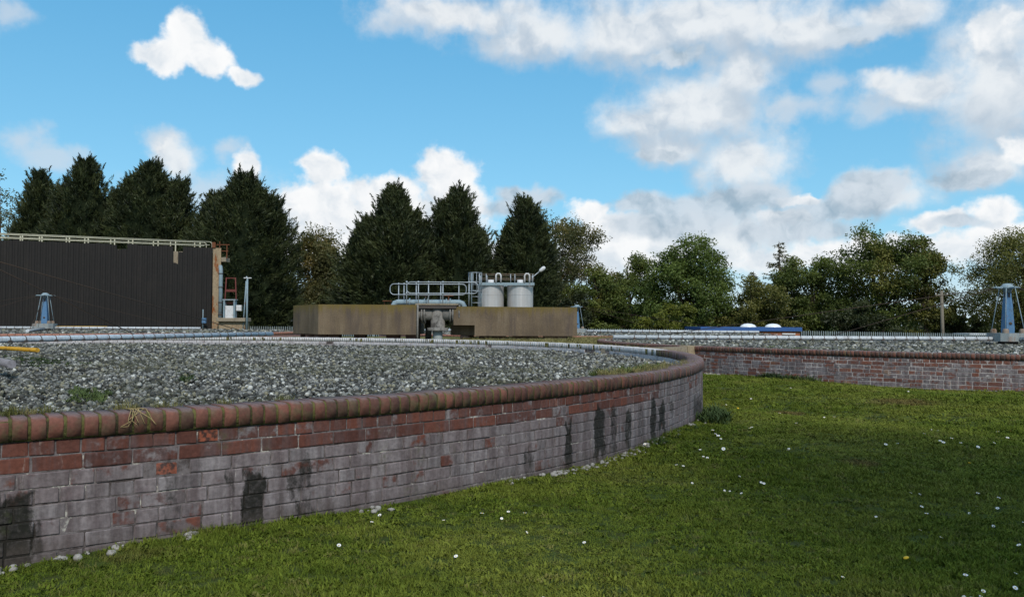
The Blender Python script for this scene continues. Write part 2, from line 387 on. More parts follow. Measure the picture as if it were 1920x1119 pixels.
def m_mortar(T, b):
    p = T.pos(); n = T.noise(p, 7, 5, .7); n2 = T.noise(p, 40, 4, .6); px_, py_, z = T.sep(p)
    c = T.mix(T.ramp(n, .38, .56), (.050, .041, .038), (.125, .108, .106))
    c = T.mix(T.math('MULTIPLY', T.ramp(n, .57, .64), T.ramp(n2, .35, .55)), c, (.33, .31, .27))
    arc = T.math('MULTIPLY', T.math('ARCTAN2', T.math('SUBTRACT', py_, C1[1]), T.math('SUBTRACT', px_, C1[0])), RB)
    c = T.mix(T.math('MULTIPLY', stain_mask(T, T.comb(arc, z, 0.0), arc, z), .94), c, (.013, .012, .009))
    T.put(b.inputs['Base Color'], c); T.put(b.inputs['Normal'], T.bump(n2, .8, .01))
M_MORTAR = material('old_mortar', m_mortar, .95, .1)
M_MORTAR2 = weathered('pale_mortar', (.30, .275, .26), (.12, .10, .095), .9, 2.5, .95, .1)
def m_mossjoint(T, b):
    p = T.pos(); n = T.noise(p, 9, 4, .65); n2 = T.noise(p, 50, 3, .6)
    c = T.mix(T.ramp(n, .36, .6), (.040, .034, .022), (.125, .112, .042)); c = T.mix(T.ramp(n2, .4, .7, 0, .6), c, (.075, .08, .03))
    T.put(b.inputs['Base Color'], c); T.put(b.inputs['Normal'], T.bump(n2, .9, .01))
M_MOSS = material('mossy_joint', m_mossjoint, .97, .05)
M_PALEBRICK = weathered('limewashed_brick', (.46, .44, .45), (.19, .15, .15), .7, 3.0, .9, .2, 0, .5)
def m_stone(T, b):
    r = T.rand(); p = T.pos()
    n = T.noise(p, 30, 3); big = T.noise(p, .55, 4, .6)
    c = T.mix(T.ramp(r, .1, .9), (.046, .047, .043), (.225, .227, .212))
    c = T.mix(T.ramp(T.math('FRACT', T.math('MULTIPLY', r, 7.13)), .80, .86, 0, .6), c, (.27, .25, .16))
    c = T.mix(T.ramp(T.math('FRACT', T.math('MULTIPLY', r, 13.7)), .90, .93, 0, .9), c, (.50, .50, .46))
    c = T.mix(T.ramp(T.math('FRACT', T.math('MULTIPLY', r, 23.1)), .72, .76, 0, .9), c, (.030, .030, .026))
    mossy = T.math('MULTIPLY', T.ramp(big, .48, .60), T.ramp(n, .38, .58))
    c = T.mix(T.math('MULTIPLY', mossy, .6), c, (.060, .062, .026))
    v = T.ramp(n, .25, .75, .7, 1.2); c = T.mix(1.0, c, T.comb(v, v, v), 'MULTIPLY')
    T.put(b.inputs['Base Color'], c); T.put(b.inputs['Normal'], T.bump(n, .5, .006))
M_STONE = material('filter_stone', m_stone, .85, .3)
M_BEDBASE = weathered('dark_bed', (.016, .016, .014), (.03, .032, .014), .8, 2.0, .95, .1)  # near black sheet: shade between the stones is put into its colour
M_CHALK = weathered('chalky_stone', (.30, .285, .26), (.10, .085, .06), .95, 20.0, .9, .2)
M_CONC = None
def m_conc(T, b):
    p = T.pos(); x, y, z = T.sep(p)
    n = T.noise(p, .9, 5, .6); n2 = T.noise(p, 25, 5, .65)
    st = T.noise(T.vec('MULTIPLY', p, (2.2, 2.2, .22)), 1.6, 5, .65)
    c = T.mix(T.ramp(n, .3, .7), (.112, .083, .055), (.168, .125, .083))
    c = T.mix(T.ramp(st, .48, .72, 0, .75), c, (.080, .062, .054))
    c = T.mix(T.math('MULTIPLY', T.ramp(st, .30, .46, 1, 0), .4), c, (.21, .17, .12))
    n3 = T.noise(T.vec('MULTIPLY', p, (3.0, 3.0, .5)), 2.0, 4, .6)
    lich = T.math('MULTIPLY', T.ramp(T.math('ADD', z, T.math('MULTIPLY', T.math('SUBTRACT', n3, .5), .9)), 1.35, 1.80), .8)
    c = T.mix(lich, c, (.145, .105, .026))
    v = T.ramp(n2, .25, .75, .82, 1.15); c = T.mix(1.0, c, T.comb(v, v, v), 'MULTIPLY')
    T.put(b.inputs['Base Color'], c); T.put(b.inputs['Normal'], T.bump(n2, .4, .01))
M_CONC = material('stained_concrete', m_conc, .9, .2)
M_CONC2 = weathered('pale_concrete', (.27, .225, .165), (.13, .10, .075), .7, 2.2, .9, .2, 0, .3, .2)
M_GALV = weathered('galvanised_steel', (.33, .37, .40), (.20, .19, .18), .5, 5, .45, .5, .35, .1)
def m_tanksteel(T, b):
    p = T.pos(); n = T.noise(T.vec('MULTIPLY', p, (6, 6, .3)), 1.5, 4, .6); n2 = T.noise(p, 1.3, 3)
    c = T.mix(T.ramp(n, .35, .7), (.44, .43, .42), (.52, .51, .50)); c = T.mix(T.ramp(n2, .5, .75, 0, .3), c, (.38, .34, .31))
    T.put(b.inputs['Base Color'], c)
M_STEELTANK = material('brushed_tank_steel', m_tanksteel, .42, .5, .4)
M_BLUEGREY = weathered('blue_grey_paint', (.22, .30, .34), (.17, .16, .15), .6, 4, .6, .4, 0, .1, .3, .12)
M_BLUE = weathered('faded_blue_paint', (.075, .175, .31), (.10, .14, .18), .5, 4, .6, .35, 0, .1, .25, .1)
M_PIPEWHITE = weathered('pale_pipe_paint', (.50, .53, .55), (.28, .26, .25), .6, 3, .6, .4, 0, .1)
M_PIPEGREY = weathered('grey_pipe_paint', (.36, .43, .49), (.20, .20, .21), .5, 3, .6, .4, 0, .1)
M_YELLOW = weathered('yellow_pipe_paint', (.48, .26, .012), (.16, .075, .02), .8, 5, .6, .4, 0, .1)
M_DARKFIT = weathered('dark_fitting', (.07, .06, .055), (.11, .06, .04), .6, 8, .8, .3)
M_RUST = weathered('rusted_steel', (.155, .058, .028), (.08, .04, .028), .7, 4, .9, .2)
M_REDOX = weathered('red_oxide_paint', (.13, .034, .028), (.09, .04, .03), .7, 3, .8, .3)
M_DARKPIPE = weathered('blackened_pipe', (.19, .18, .165), (.018, .016, .014), .95, 1.9, .8, .3, 0, .2, .8)
M_CREAM = weathered('cream_rail_paint', (.50, .48, .36), (.28, .22, .15), .5, 5, .6, .3, 0, .1)
M_CLAD = weathered('brown_black_cladding', (.0105, .0084, .0070), (.0165, .0128, .0105), .8, .7, .65, .3, 0, .1, .15)
M_RUSTCONC = weathered('rust_streaked_concrete', (.31, .235, .15), (.17, .12, .08), .6, 1.2, .9, .2, 0, .3, .15, .38)
M_CABINET = weathered('white_cabinet', (.60, .60, .60), (.35, .30, .26), .6, 4, .6, .3)
M_PALISADE = weathered('palisade_steel', (.22, .26, .27), (.14, .14, .13), .5, 3, .55, .4, .3)
M_REDBRICK = weathered('orange_brick', (.33, .125, .065), (.18, .085, .055), .6, 4, .9, .2)
M_FASCIA = weathered('blue_fascia', (.025, .09, .27), (.03, .07, .16), .5, 2, .5, .4)
M_DOME = weathered('white_dome', (.78, .80, .82), (.6, .6, .6), .3, 2, .3, .5)
M_ROOF = weathered('felt_roof', (.10, .10, .11), (.07, .07, .07), .5, 2, .9, .2)
M_WOOD = weathered('grey_pole_wood', (.19, .165, .13), (.10, .085, .07), .7, 5, .9, .1)
M_BARK = weathered('bark', (.075, .058, .042), (.035, .03, .025), .7, 6, .95, .1)
M_WIRE = weathered('dark_wire', (.05, .035, .025), (.08, .05, .03), .5, 3, .8, .2)

def leafmat(name, a, b_, tr=.3, third=None):
    m = bpy.data.materials.new(name); m.use_nodes = True; m.node_tree.nodes.clear(); T = NT(m.node_tree)
    out = T.node('ShaderNodeOutputMaterial'); t = T.attr('tint')
    c = T.mix(t, a, b_)
    if third: c = T.mix(T.ramp(T.noise(T.pos(), .33, 3), .55, .68), c, third)
    df = T.node('ShaderNodeBsdfDiffuse'); T.put(df.inputs[0], c)
    ts = T.node('ShaderNodeBsdfTranslucent'); T.put(ts.inputs[0], T.mix(.5, c, (.10, .13, .01)))
    gl = T.node('ShaderNodeBsdfGlossy'); gl.inputs['Roughness'].default_value = .55; gl.inputs[0].default_value = (.5, .5, .5, 1)
    ms = T.node('ShaderNodeMixShader'); ms.inputs[0].default_value = tr; T.l.new(df.outputs[0], ms.inputs[1]); T.l.new(ts.outputs[0], ms.inputs[2])
    m2 = T.node('ShaderNodeMixShader'); m2.inputs[0].default_value = .035; T.l.new(ms.outputs[0], m2.inputs[1]); T.l.new(gl.outputs[0], m2.inputs[2])
    T.l.new(m2.outputs[0], out.inputs[0]); return m

# ------------------------------------------------------------------ ground sheet
def build_ground():
    xs = np.concatenate([np.linspace(-2500, -60, 14)[:-1], np.linspace(-60, -12, 30)[:-1], np.linspace(-12, -3, 30)[:-1], np.linspace(-3, 6, 70)[:-1], np.linspace(6, 20, 60)[:-1], np.linspace(20, 70, 30)[:-1], np.linspace(70, 2500, 14)])
    ys = np.concatenate([np.linspace(-400, -6, 12)[:-1], np.linspace(-6, 1, 10)[:-1], np.linspace(1, 16.8, 100)[:-1], np.linspace(16.8, 20, 40)[:-1], np.linspace(20, 36, 40)[:-1], np.linspace(36, 80, 44)[:-1], np.linspace(80, 3500, 16)])
    X, Y = np.meshgrid(xs, ys); Z = ground_z(X, Y)
    nx, ny = len(xs), len(ys)
    V = np.stack([X.ravel(), Y.ravel(), Z.ravel()], 1)
    i = (np.arange(ny - 1)[:, None] * nx + np.arange(nx - 1)[None]).ravel()
    Fq = np.stack([i, i + 1, i + nx + 1, i + nx], 1)
    me = fast_mesh('ground', V, Fq); me.materials.append(M_GROUND); me.polygons.foreach_set('use_smooth', [True] * len(Fq))
    return tag(link('ground', me), 'mown grass ground spreading around the filter beds', None, None, 'structure')
build_ground()

# ------------------------------------------------------------------ scatter of small pieces through geometry nodes
def piece_collection(name, meshes):
    c = bpy.data.collections.new(name)
    for i, me in enumerate(meshes):
        o = bpy.data.objects.new('%s_%02d' % (name, i), me); c.objects.link(o)
    return c
def scatter(name, P, rot, scl, idx, coll, parent=None):
    me = bpy.data.meshes.new(name); me.vertices.add(len(P)); me.vertices.foreach_set('co', P.astype(np.float32).ravel())
    a = me.attributes.new('rot', 'FLOAT_VECTOR', 'POINT'); a.data.foreach_set('vector', rot.astype(np.float32).ravel())
    a = me.attributes.new('scl', 'FLOAT_VECTOR', 'POINT'); a.data.foreach_set('vector', scl.astype(np.float32).ravel())
    a = me.attributes.new('idx', 'INT', 'POINT'); a.data.foreach_set('value', idx.astype(np.int32))
    o = link(name, me, parent)
    g = bpy.data.node_groups.new(name + '_scatter', 'GeometryNodeTree')
    g.interface.new_socket('Geometry', in_out='INPUT', socket_type='NodeSocketGeometry'); g.interface.new_socket('Geometry', in_out='OUTPUT', socket_type='NodeSocketGeometry')
    N = g.nodes; L = g.links; gi = N.new('NodeGroupInput'); go = N.new('NodeGroupOutput')
    ci = N.new('GeometryNodeCollectionInfo'); ci.inputs['Collection'].default_value = coll; ci.inputs['Separate Children'].default_value = True; ci.inputs['Reset Children'].default_value = True
    ip = N.new('GeometryNodeInstanceOnPoints'); ip.inputs['Pick Instance'].default_value = True
    def na(nm, dt):
        n = N.new('GeometryNodeInputNamedAttribute'); n.data_type = dt; n.inputs['Name'].default_value = nm
        return [s for s in n.outputs if s.enabled and s.name == 'Attribute'][0]
    L.new(gi.outputs[0], ip.inputs['Points']); L.new(ci.outputs[0], ip.inputs['Instance']); L.new(na('idx', 'INT'), ip.inputs['Instance Index'])
    L.new(na('rot', 'FLOAT_VECTOR'), ip.inputs['Rotation']); L.new(na('scl', 'FLOAT_VECTOR'), ip.inputs['Scale']); L.new(ip.outputs[0], go.inputs[0])
    md = o.modifiers.new('scatter', 'NODES'); md.node_group = g
    return o
def stone_mesh(name, seed, mat, sub=1):
    bm = bmesh.new(); bmesh.ops.create_icosphere(bm, subdivisions=sub, radius=.5)
    rs = random.Random(seed); sx, sy, sz = rs.uniform(.85, 1.1), rs.uniform(.75, 1.0), rs.uniform(.65, .92)
    off = Vector((seed * 3.1, seed * 1.7, 0))
    for v in bm.verts:
        k = 1 + .36 * mnoise.noise(v.co * 2.3 + off)
        v.co = Vector((v.co.x * sx, v.co.y * sy, v.co.z * sz)) * k
    me = bpy.data.meshes.new(name); bm.to_mesh(me); bm.free(); me.materials.append(mat); me.polygons.foreach_set('use_smooth', [True] * len(me.polygons)); return me
STONES = piece_collection('stone_shape', [stone_mesh('stone_%d' % i, i + 1, M_STONE) for i in range(7)])

def stone_points(c, z, inner_R, dens_fn, view, size_fn, tilt=None):
    area = PI * inner_R ** 2; dmax = 700
    n = int(area * dmax); r = inner_R * np.sqrt(RNG.random(n)); a = RNG.random(n) * 2 * PI
    X = c[0] + r * np.cos(a); Y = c[1] + r * np.sin(a)
    keep = (RNG.random(n) < dens_fn(X, Y) / dmax) & view(X, Y)
    X, Y = X[keep], Y[keep]; m = len(X)
    zz = z + (tilt(X, Y) if tilt else 0) + .018 * np.sin(X * 1.7 + 1) * np.cos(Y * 1.3) + np.clip(RNG.normal(0, .26, m), -.6, .5) * size_fn(X, Y)
    s = size_fn(X, Y) * (.55 + 1.0 * RNG.random(m) ** 1.6)
    P = np.stack([X, Y, zz], 1); rot = RNG.random((m, 3)) * 2 * PI
    rot[:, :2] = RNG.normal(0, .6, (m, 2))
    return P, rot, np.repeat(s[:, None], 3, 1), RNG.integers(0, 7, m)

def ring_bricks(c, R, top, a0, a1, course, kinds, gap=.010):
    """angles of the bricks of one course between a0 and a1: (mid angle, length)"""
    res = []; a = a0 + random.uniform(0, .1) / R
    while a < a1:
        L = kinds(); L2 = L + random.uniform(-.004, .004)
        res.append((a + L2 / 2 / R, L2)); a += (L2 + gap) / R
    return res
def brick_unit(name, L, Hh, D, seed, rough=0.0):
    b = MB().box((0, -D / 2, 0), (L, D, Hh), .0045); rs = random.Random(seed)     # local y: outward face at y=0
    b.v = [(x + rs.uniform(-.0022, .0022), y + rs.uniform(-.002, .002) - (rs.uniform(0, rough) if y > -.03 else 0), z + rs.uniform(-.002, .002)) for x, y, z in b.v]
    return b
def cope_unit(L, Hh, D, rad, inset=.004, seed=0):
    """bullnose brick on edge: local x along the wall, y outward (0 = outer face), z up (0 = top)"""
    prof = [(-D, 0), (-rad, 0)] + [(-rad + rad * math.sin(t), -rad + rad * math.cos(t)) for t in (PI / 8, PI / 4, 3 * PI / 8)] + [(0, -rad), (0, -Hh), (-D, -Hh)]
    cy, cz = -D / 2, -Hh / 2; rs = random.Random(seed)
    b = MB(); b.smooth = True; k = len(prof); vs = []
    for x, s_ in ((-L / 2, .93), (-L / 2 + inset, 1), (L / 2 - inset, 1), (L / 2, .93)):
        for y, z in prof:
            yy = cy + (y - cy) * (1 - (1 - s_) * .35); zz = cz + (z - cz) * s_
            vs.append((x + rs.uniform(-.001, .001), yy + rs.uniform(-.0015, .0015), zz + rs.uniform(-.001, .001)))
    fs = [(i * k + j, (i + 1) * k + j, (i + 1) * k + (j + 1) % k, i * k + (j + 1) % k) for i in range(3) for j in range(k)]
    fs += [tuple(range(k)), tuple(reversed(range(3 * k, 4 * k)))]
    b._add(vs, fs); return b
def place_mat(c, R, a, z): return Matrix.Translation((c[0] + R * math.cos(a), c[1] + R * math.sin(a), z)) @ Matrix.Rotation(a - PI / 2, 4, 'Z')

def stuff_mesh(units):
    """[(MB, Matrix, red, rnd, raw)] -> one mesh with per-piece attributes"""
    V = []; Fc = []; A = {'red': [], 'rnd': [], 'raw': []}; sm = []
    for b, M, red, rnd, raw in units:
        o = len(V); arr = np.array(b.v) @ np.array(M.to_3x3()).T + np.array(M.translation)
        V.extend(map(tuple, arr)); Fc.extend([[o + i for i in f] for f in b.f]); sm.extend(b.sm)
        for k, x in (('red', red), ('rnd', rnd), ('raw', raw)): A[k].extend([x] * len(b.v))
    me = bpy.data.meshes.new('pieces'); me.from_pydata(V, [], Fc); me.update(); me.polygons.foreach_set('use_smooth', sm)
    for k, x in A.items(): at_ = me.attributes.new(k, 'FLOAT', 'POINT'); at_.data.foreach_set('value', x)
    return me

HC, DC = .103, .215          # coping height and depth
def build_bed(c, top, label, bed, view_px, courses, redness, pale_far, spalls=()):
    """a circular brick wall: near bricks one by one, the rest of the ring joined"""
    root = thing('filter_bed_wall', label, 'wall', (c[0], c[1], 0), 'round brick walls of the filter beds')
    root_M = Matrix.Translation((-c[0], -c[1], 0))
    def near_arc(px): return arc_of(px, None, c, RB)[0] / RB
    Rw = RB - .012
    # mortar cores
    zb = -.25
    core = MB(); core.lathe([(Rw - .0055, zb), (Rw - .0055, top - HC - .004), (Rw - .20, top - HC - .004), (Rw - .20, top - .45)], 260)
    core.build('mortar', M_MORTAR if bed == 1 else M_MORTAR2, root)
    rad = .038; ins = .005
    pr = [(RB - DC + .004, top - HC), (RB - DC + .004, top - ins), (RB - rad, top - ins), (RB - rad * .62, top - ins - rad * .07), (RB - rad * .3, top - rad * .3 - ins * .7), (RB - rad * .07 - ins, top - rad * .62), (RB - ins, top - rad), (RB - ins, top - HC - .006), (RB - .05, top - HC - .006)]
    MB().lathe(pr, 300).build('coping_mortar', M_MOSS if bed == 1 else M_MORTAR, root)
    ang = [near_arc(x) for x in view_px]; a0, a1 = min(ang), max(ang)
    # coping units
    cu = [cope_unit(.062, HC, DC, rad, .004, i) for i in range(4)]
    cm = []
    for i, b in enumerate(cu):
        me = b.mesh('coping_brick_%d' % i); me.materials.append(M_COPE['OBJECT']); cm.append(me)
    n = int(round(2 * PI * RB / .0752)); da = 2 * PI / n; rest = []; restp = []
    for i in range(n):
        a = -PI + (i + .5) * da; aa = a
        while aa < a0 - PI: aa += 2 * PI
        red = min(1, max(0, redness(-1, aa) + random.uniform(-.25, .25))); rnd = random.random()
        M = place_mat(c, RB + random.uniform(-.004, .004), a, top + random.uniform(-.003, .003)) @ Matrix.Rotation(random.uniform(-.03, .03), 4, 'Y')
        if a0 <= aa <= a1:
            o = link('coping_brick', cm[i % 4], root); o.matrix_local = root_M @ M; o['red'] = red; o['rnd'] = rnd
        elif pale_far and math.sin(a) > .10 + random.uniform(-.015, .03): restp.append((cu[i % 4], root_M @ M, red, rnd, 0))
        else: rest.append((cu[i % 4], root_M @ M, red, rnd, 0))
    for lst, mt in ((rest, M_COPE['GEOMETRY']), (restp, M_COPE_PALE)):
        if lst:
            me = stuff_mesh(lst); me.materials.append(mt); tag(link('coping', me, root), kind='stuff')
    # courses below the coping on the visible outside
    units = {}; ends = .0
    for L in (.215, .103):
        for sd in range(5): units[(L, sd)] = brick_unit('u', L, .068 if bed == 1 else .064, .10, sd * 7 + int(L * 1000))
    meshes = {}
    for k, b in units.items():
        me = b.mesh('brick_%d_%d' % (int(k[0] * 1000), k[1])); me.materials.append(M_BRICK[(bed, 'OBJECT')]); meshes[k] = me
    spm = brick_unit('s', .108, .066, .08, 99, .010).mesh('spalled_brick'); spm.materials.append(M_BRICK[(bed, 'OBJECT')])
    allb = []
    for k in range(courses):
        zc = top - HC - .010 - .0325 - .075 * k
        style = {0: 'H', 1: 'S'}.get(k, 'M')
        def kinds(st=[0]):
            if style == 'H': return .103
            if style == 'S': return .215
            return .215 if random.random() < (.42 if bed == 1 else .55) else .103
        a = a0 + random.uniform(0, .1) / RB
        while a < a1:
            L = kinds(); am = a + L / 2 / RB; a += (L + (.007 if bed == 1 else .011)) / RB
            allb.append((am, zc, L, k))
    spset = set(min(range(len(allb)), key=lambda i: abs(allb[i][0] - s_[0]) * RB + 3 * abs(allb[i][1] - s_[1])) for s_ in spalls)
    for i in spset: allb[i] = (allb[i][0], allb[i][1], allb[i][2], allb[i][3])
    camd = lambda a: math.hypot(c[0] + RB * math.cos(a), c[1] + RB * math.sin(a))
    def pxs(b): return b[2] / camd(b[0]) * (1 if b[1] > -.01 else .3)
    order = sorted(range(len(allb)), key=lambda i: camd(allb[i][0]) + (100 if allb[i][1] < -.02 else 0))
    single = set(order[:300]); rest = []
    for i, (am, zc, L, k) in enumerate(allb):
        red = min(1, max(0, redness(k, am) + random.gauss(0, .16))); rnd = random.random()
        sp = i in spset
        M = place_mat(c, Rw + random.uniform(-.004, .002) - (.001 if sp else 0), am, zc) @ Matrix.Rotation(random.uniform(-.006, .006), 4, 'Y') @ Matrix.Rotation(random.uniform(-.01, .01), 4, 'Z')
        if i in single:
            o = link('brick', spm if sp else meshes[(L, i % 5)], root); o.matrix_local = root_M @ M
            o['red'] = red; o['rnd'] = rnd; o['raw'] = 1.0 if sp else 0.0
            if sp: o['label'] = 'spalled brick with raw orange face'
        else: rest.append((units[(L, i % 5)], root_M @ M, red, rnd, 0))
    if rest:
        me = stuff_mesh(rest); me.materials.append(M_BRICK[(bed, 'GEOMETRY')]); tag(link('brickwork', me, root), kind='stuff')
    # inner courses of the far side, seen over the stones
    inn = []; Ri = RB - .224
    for k in range(3):
        zc = top - HC - .0425 - .075 * k; nb = int(2 * PI * Ri / .225)
        for i in range(nb):
            a = (i + .5 * (k % 2)) * 2 * PI / nb
            if math.sin(a) < -.4 and bed == 1: continue
            if random.random() < .04: continue
            M = Matrix.Translation((Ri * math.cos(a), Ri * math.sin(a), zc)) @ Matrix.Rotation(a + PI / 2, 4, 'Z')
            inn.append((units[(.215, i % 5)], M @ Matrix.Translation((0, random.uniform(-.003, .003), 0)), .3, random.random(), 0))
    me = stuff_mesh(inn); me.materials.append(M_PALEBRICK if pale_far else M_BRICK[(2, 'GEOMETRY')]); tag(link('inner_brickwork', me, root), kind='stuff')
    return root
def red1(k, a):
    s = a * RB; t = np.clip((s - arc_of(0)[0]) / (arc_of(1320)[0] - arc_of(0)[0]), 0, 1)     # along the seen wall
    if k == -1: return .95 - .85 * float(sstep(.35, .75, t))
    if k == 0: return .78 - .45 * float(sstep(.5, .8, t))
    if k == 1: return .80 - .5 * float(sstep(.55, .7, t))
    if k == 2: return .18 + .30 * float(sstep(.08, .0, t))
    return .10
def spot(px, py): return (arc_of(px)[0] / RB, z_of(px, py))
def red2(k, a): return .95 if k == -1 else (.60 if k < 2 else .42 + random.uniform(-.22, .22))
build_bed(C1, TOP1, 'low curved brick wall with bullnose coping, stained grey, round the nearest stone bed', 1, (-160, 1318), 9, red1, True, [spot(385, 820), spot(338, 877)])
build_bed(C2, TOP2, 'low red and purple brick wall round the bed across the lawn', 2, (1235, 2060), 8, red2, False)

def plain_bed(c, top, label, R=RB):
    root = thing('filter_bed_wall', label, 'wall', (c[0], c[1], 0), 'round brick walls of the filter beds')
    MB().lathe([(R - .012, -1.5), (R - .012, top - HC - .005), (R - .22, top - HC - .005), (R - .22, top - .5)], 160).build('brick_face', M_BRICK_FAR, root)
    cu = cope_unit(.21, HC, DC, .05, .006, 3); n = int(2 * PI * R / .225); un = []
    for i in range(n):
        a = i * 2 * PI / n
        un.append((cu, place_mat((0, 0), R, a, top), .75, random.random(), 0))
    me = stuff_mesh(un); me.materials.append(M_COPE_FAR); tag(link('coping', me, root), kind='stuff'); return root
M_BRICK_FAR = weathered('far_brick', (.20, .115, .095), (.15, .12, .12), .8, 3, .9, .2)
M_COPE_FAR = weathered('far_coping_brick', (.30, .14, .10), (.24, .17, .15), .7, 4, .9, .2)
plain_bed(C3, TOP3, 'low orange brick wall of the bed behind the concrete tanks')
plain_bed(C4, TOP4, 'low brick wall of the bed before the dark clad tower')

# ------------------------------------------------------------------ stones in the beds
def make_stones(c, top, label, dens, size, view, dz=.165, tilt=None):
    z = top - dz
    b = MB(); b.lathe([(.01, z - .03), (RB - .19, z - .03)], 96, (c[0], c[1], 0))
    if tilt: b.v = [(x, y, z_ + float(tilt(x, y))) for x, y, z_ in b.v]
    base = b.build('bed_floor', M_BEDBASE); tag(base, 'floor sheet coloured dark as gap shade under ' + label, None, None, 'structure')
    P, r, s, i = stone_points(c, z, RB - .23, dens, view, size, tilt)
    o = scatter('filter_stones', P, r, s, i, STONES)
    tag(o, label, None, None, 'stuff'); return o
def dens1(X, Y): d = np.hypot(X, Y); return np.interp(d, [3, 7, 11, 16, 26], [690, 660, 470, 285, 175])
def size1(X, Y): d = np.hypot(X, Y); return np.interp(d, [3, 7, 11, 16, 26], [.035, .037, .044, .055, .068])
make_stones(C1, TOP1, 'grey clinker stones filling the nearest round bed', dens1, size1, lambda X, Y: X > -.8 * Y - 1.5, .15, lambda X, Y: -.085 * (Y - 2) / 23)
make_stones(C2, TOP2, 'pale stones with green weed filling the bed across the lawn', lambda X, Y: np.interp(np.hypot(X, Y), [14, 22, 40], [330, 200, 90]), lambda X, Y: np.interp(np.hypot(X, Y), [14, 22, 40], [.068, .085, .12]), lambda X, Y: X < .8 * Y + 2, .10)
make_stones(C3, TOP3, 'stones filling the bed behind the concrete tanks', lambda X, Y: np.full_like(X, 45.), lambda X, Y: np.full_like(X, .17), lambda X, Y: Y > 0, .10)
make_stones(C4, TOP4, 'stones filling the bed before the dark clad tower', lambda X, Y: np.full_like(X, 60.), lambda X, Y: np.full_like(X, .15), lambda X, Y: X > -.8 * Y, .10)

# ------------------------------------------------------------------ retaining wall between the two beds
def build_retaining():
    t = thing('retaining_wall', 'short pale concrete retaining wall joining the two nearest brick beds', 'wall', (3.0, 18.3, 0))
    A = Vector((1.9, 17.55)); B = Vector((4.13, 19.28)); d = (B - A).normalized(); n = Vector((-d.y, d.x)) * .1
    def seg(s0, s1, z1, w): 
        p, q = A + d * s0, A + d * s1; m = n * w
        return [(v.x - 3.0, v.y - 18.3) for v in (p - m, q - m, q + m, p + m)], z1
    L = (B - A).length
    poly, z = seg(0, L - .38, .60, 1); MB().prism(poly, -.2, z).build('wall_slab', M_CONC2, t)
    poly, z = seg(L - .38, L + .02, .625, 1.25); MB().prism(poly, -.2, z).build('end_pier', weathered('sandy_render', (.33, .26, .17), (.22, .18, .12), .6, 3, .9, .2), t)
build_retaining()

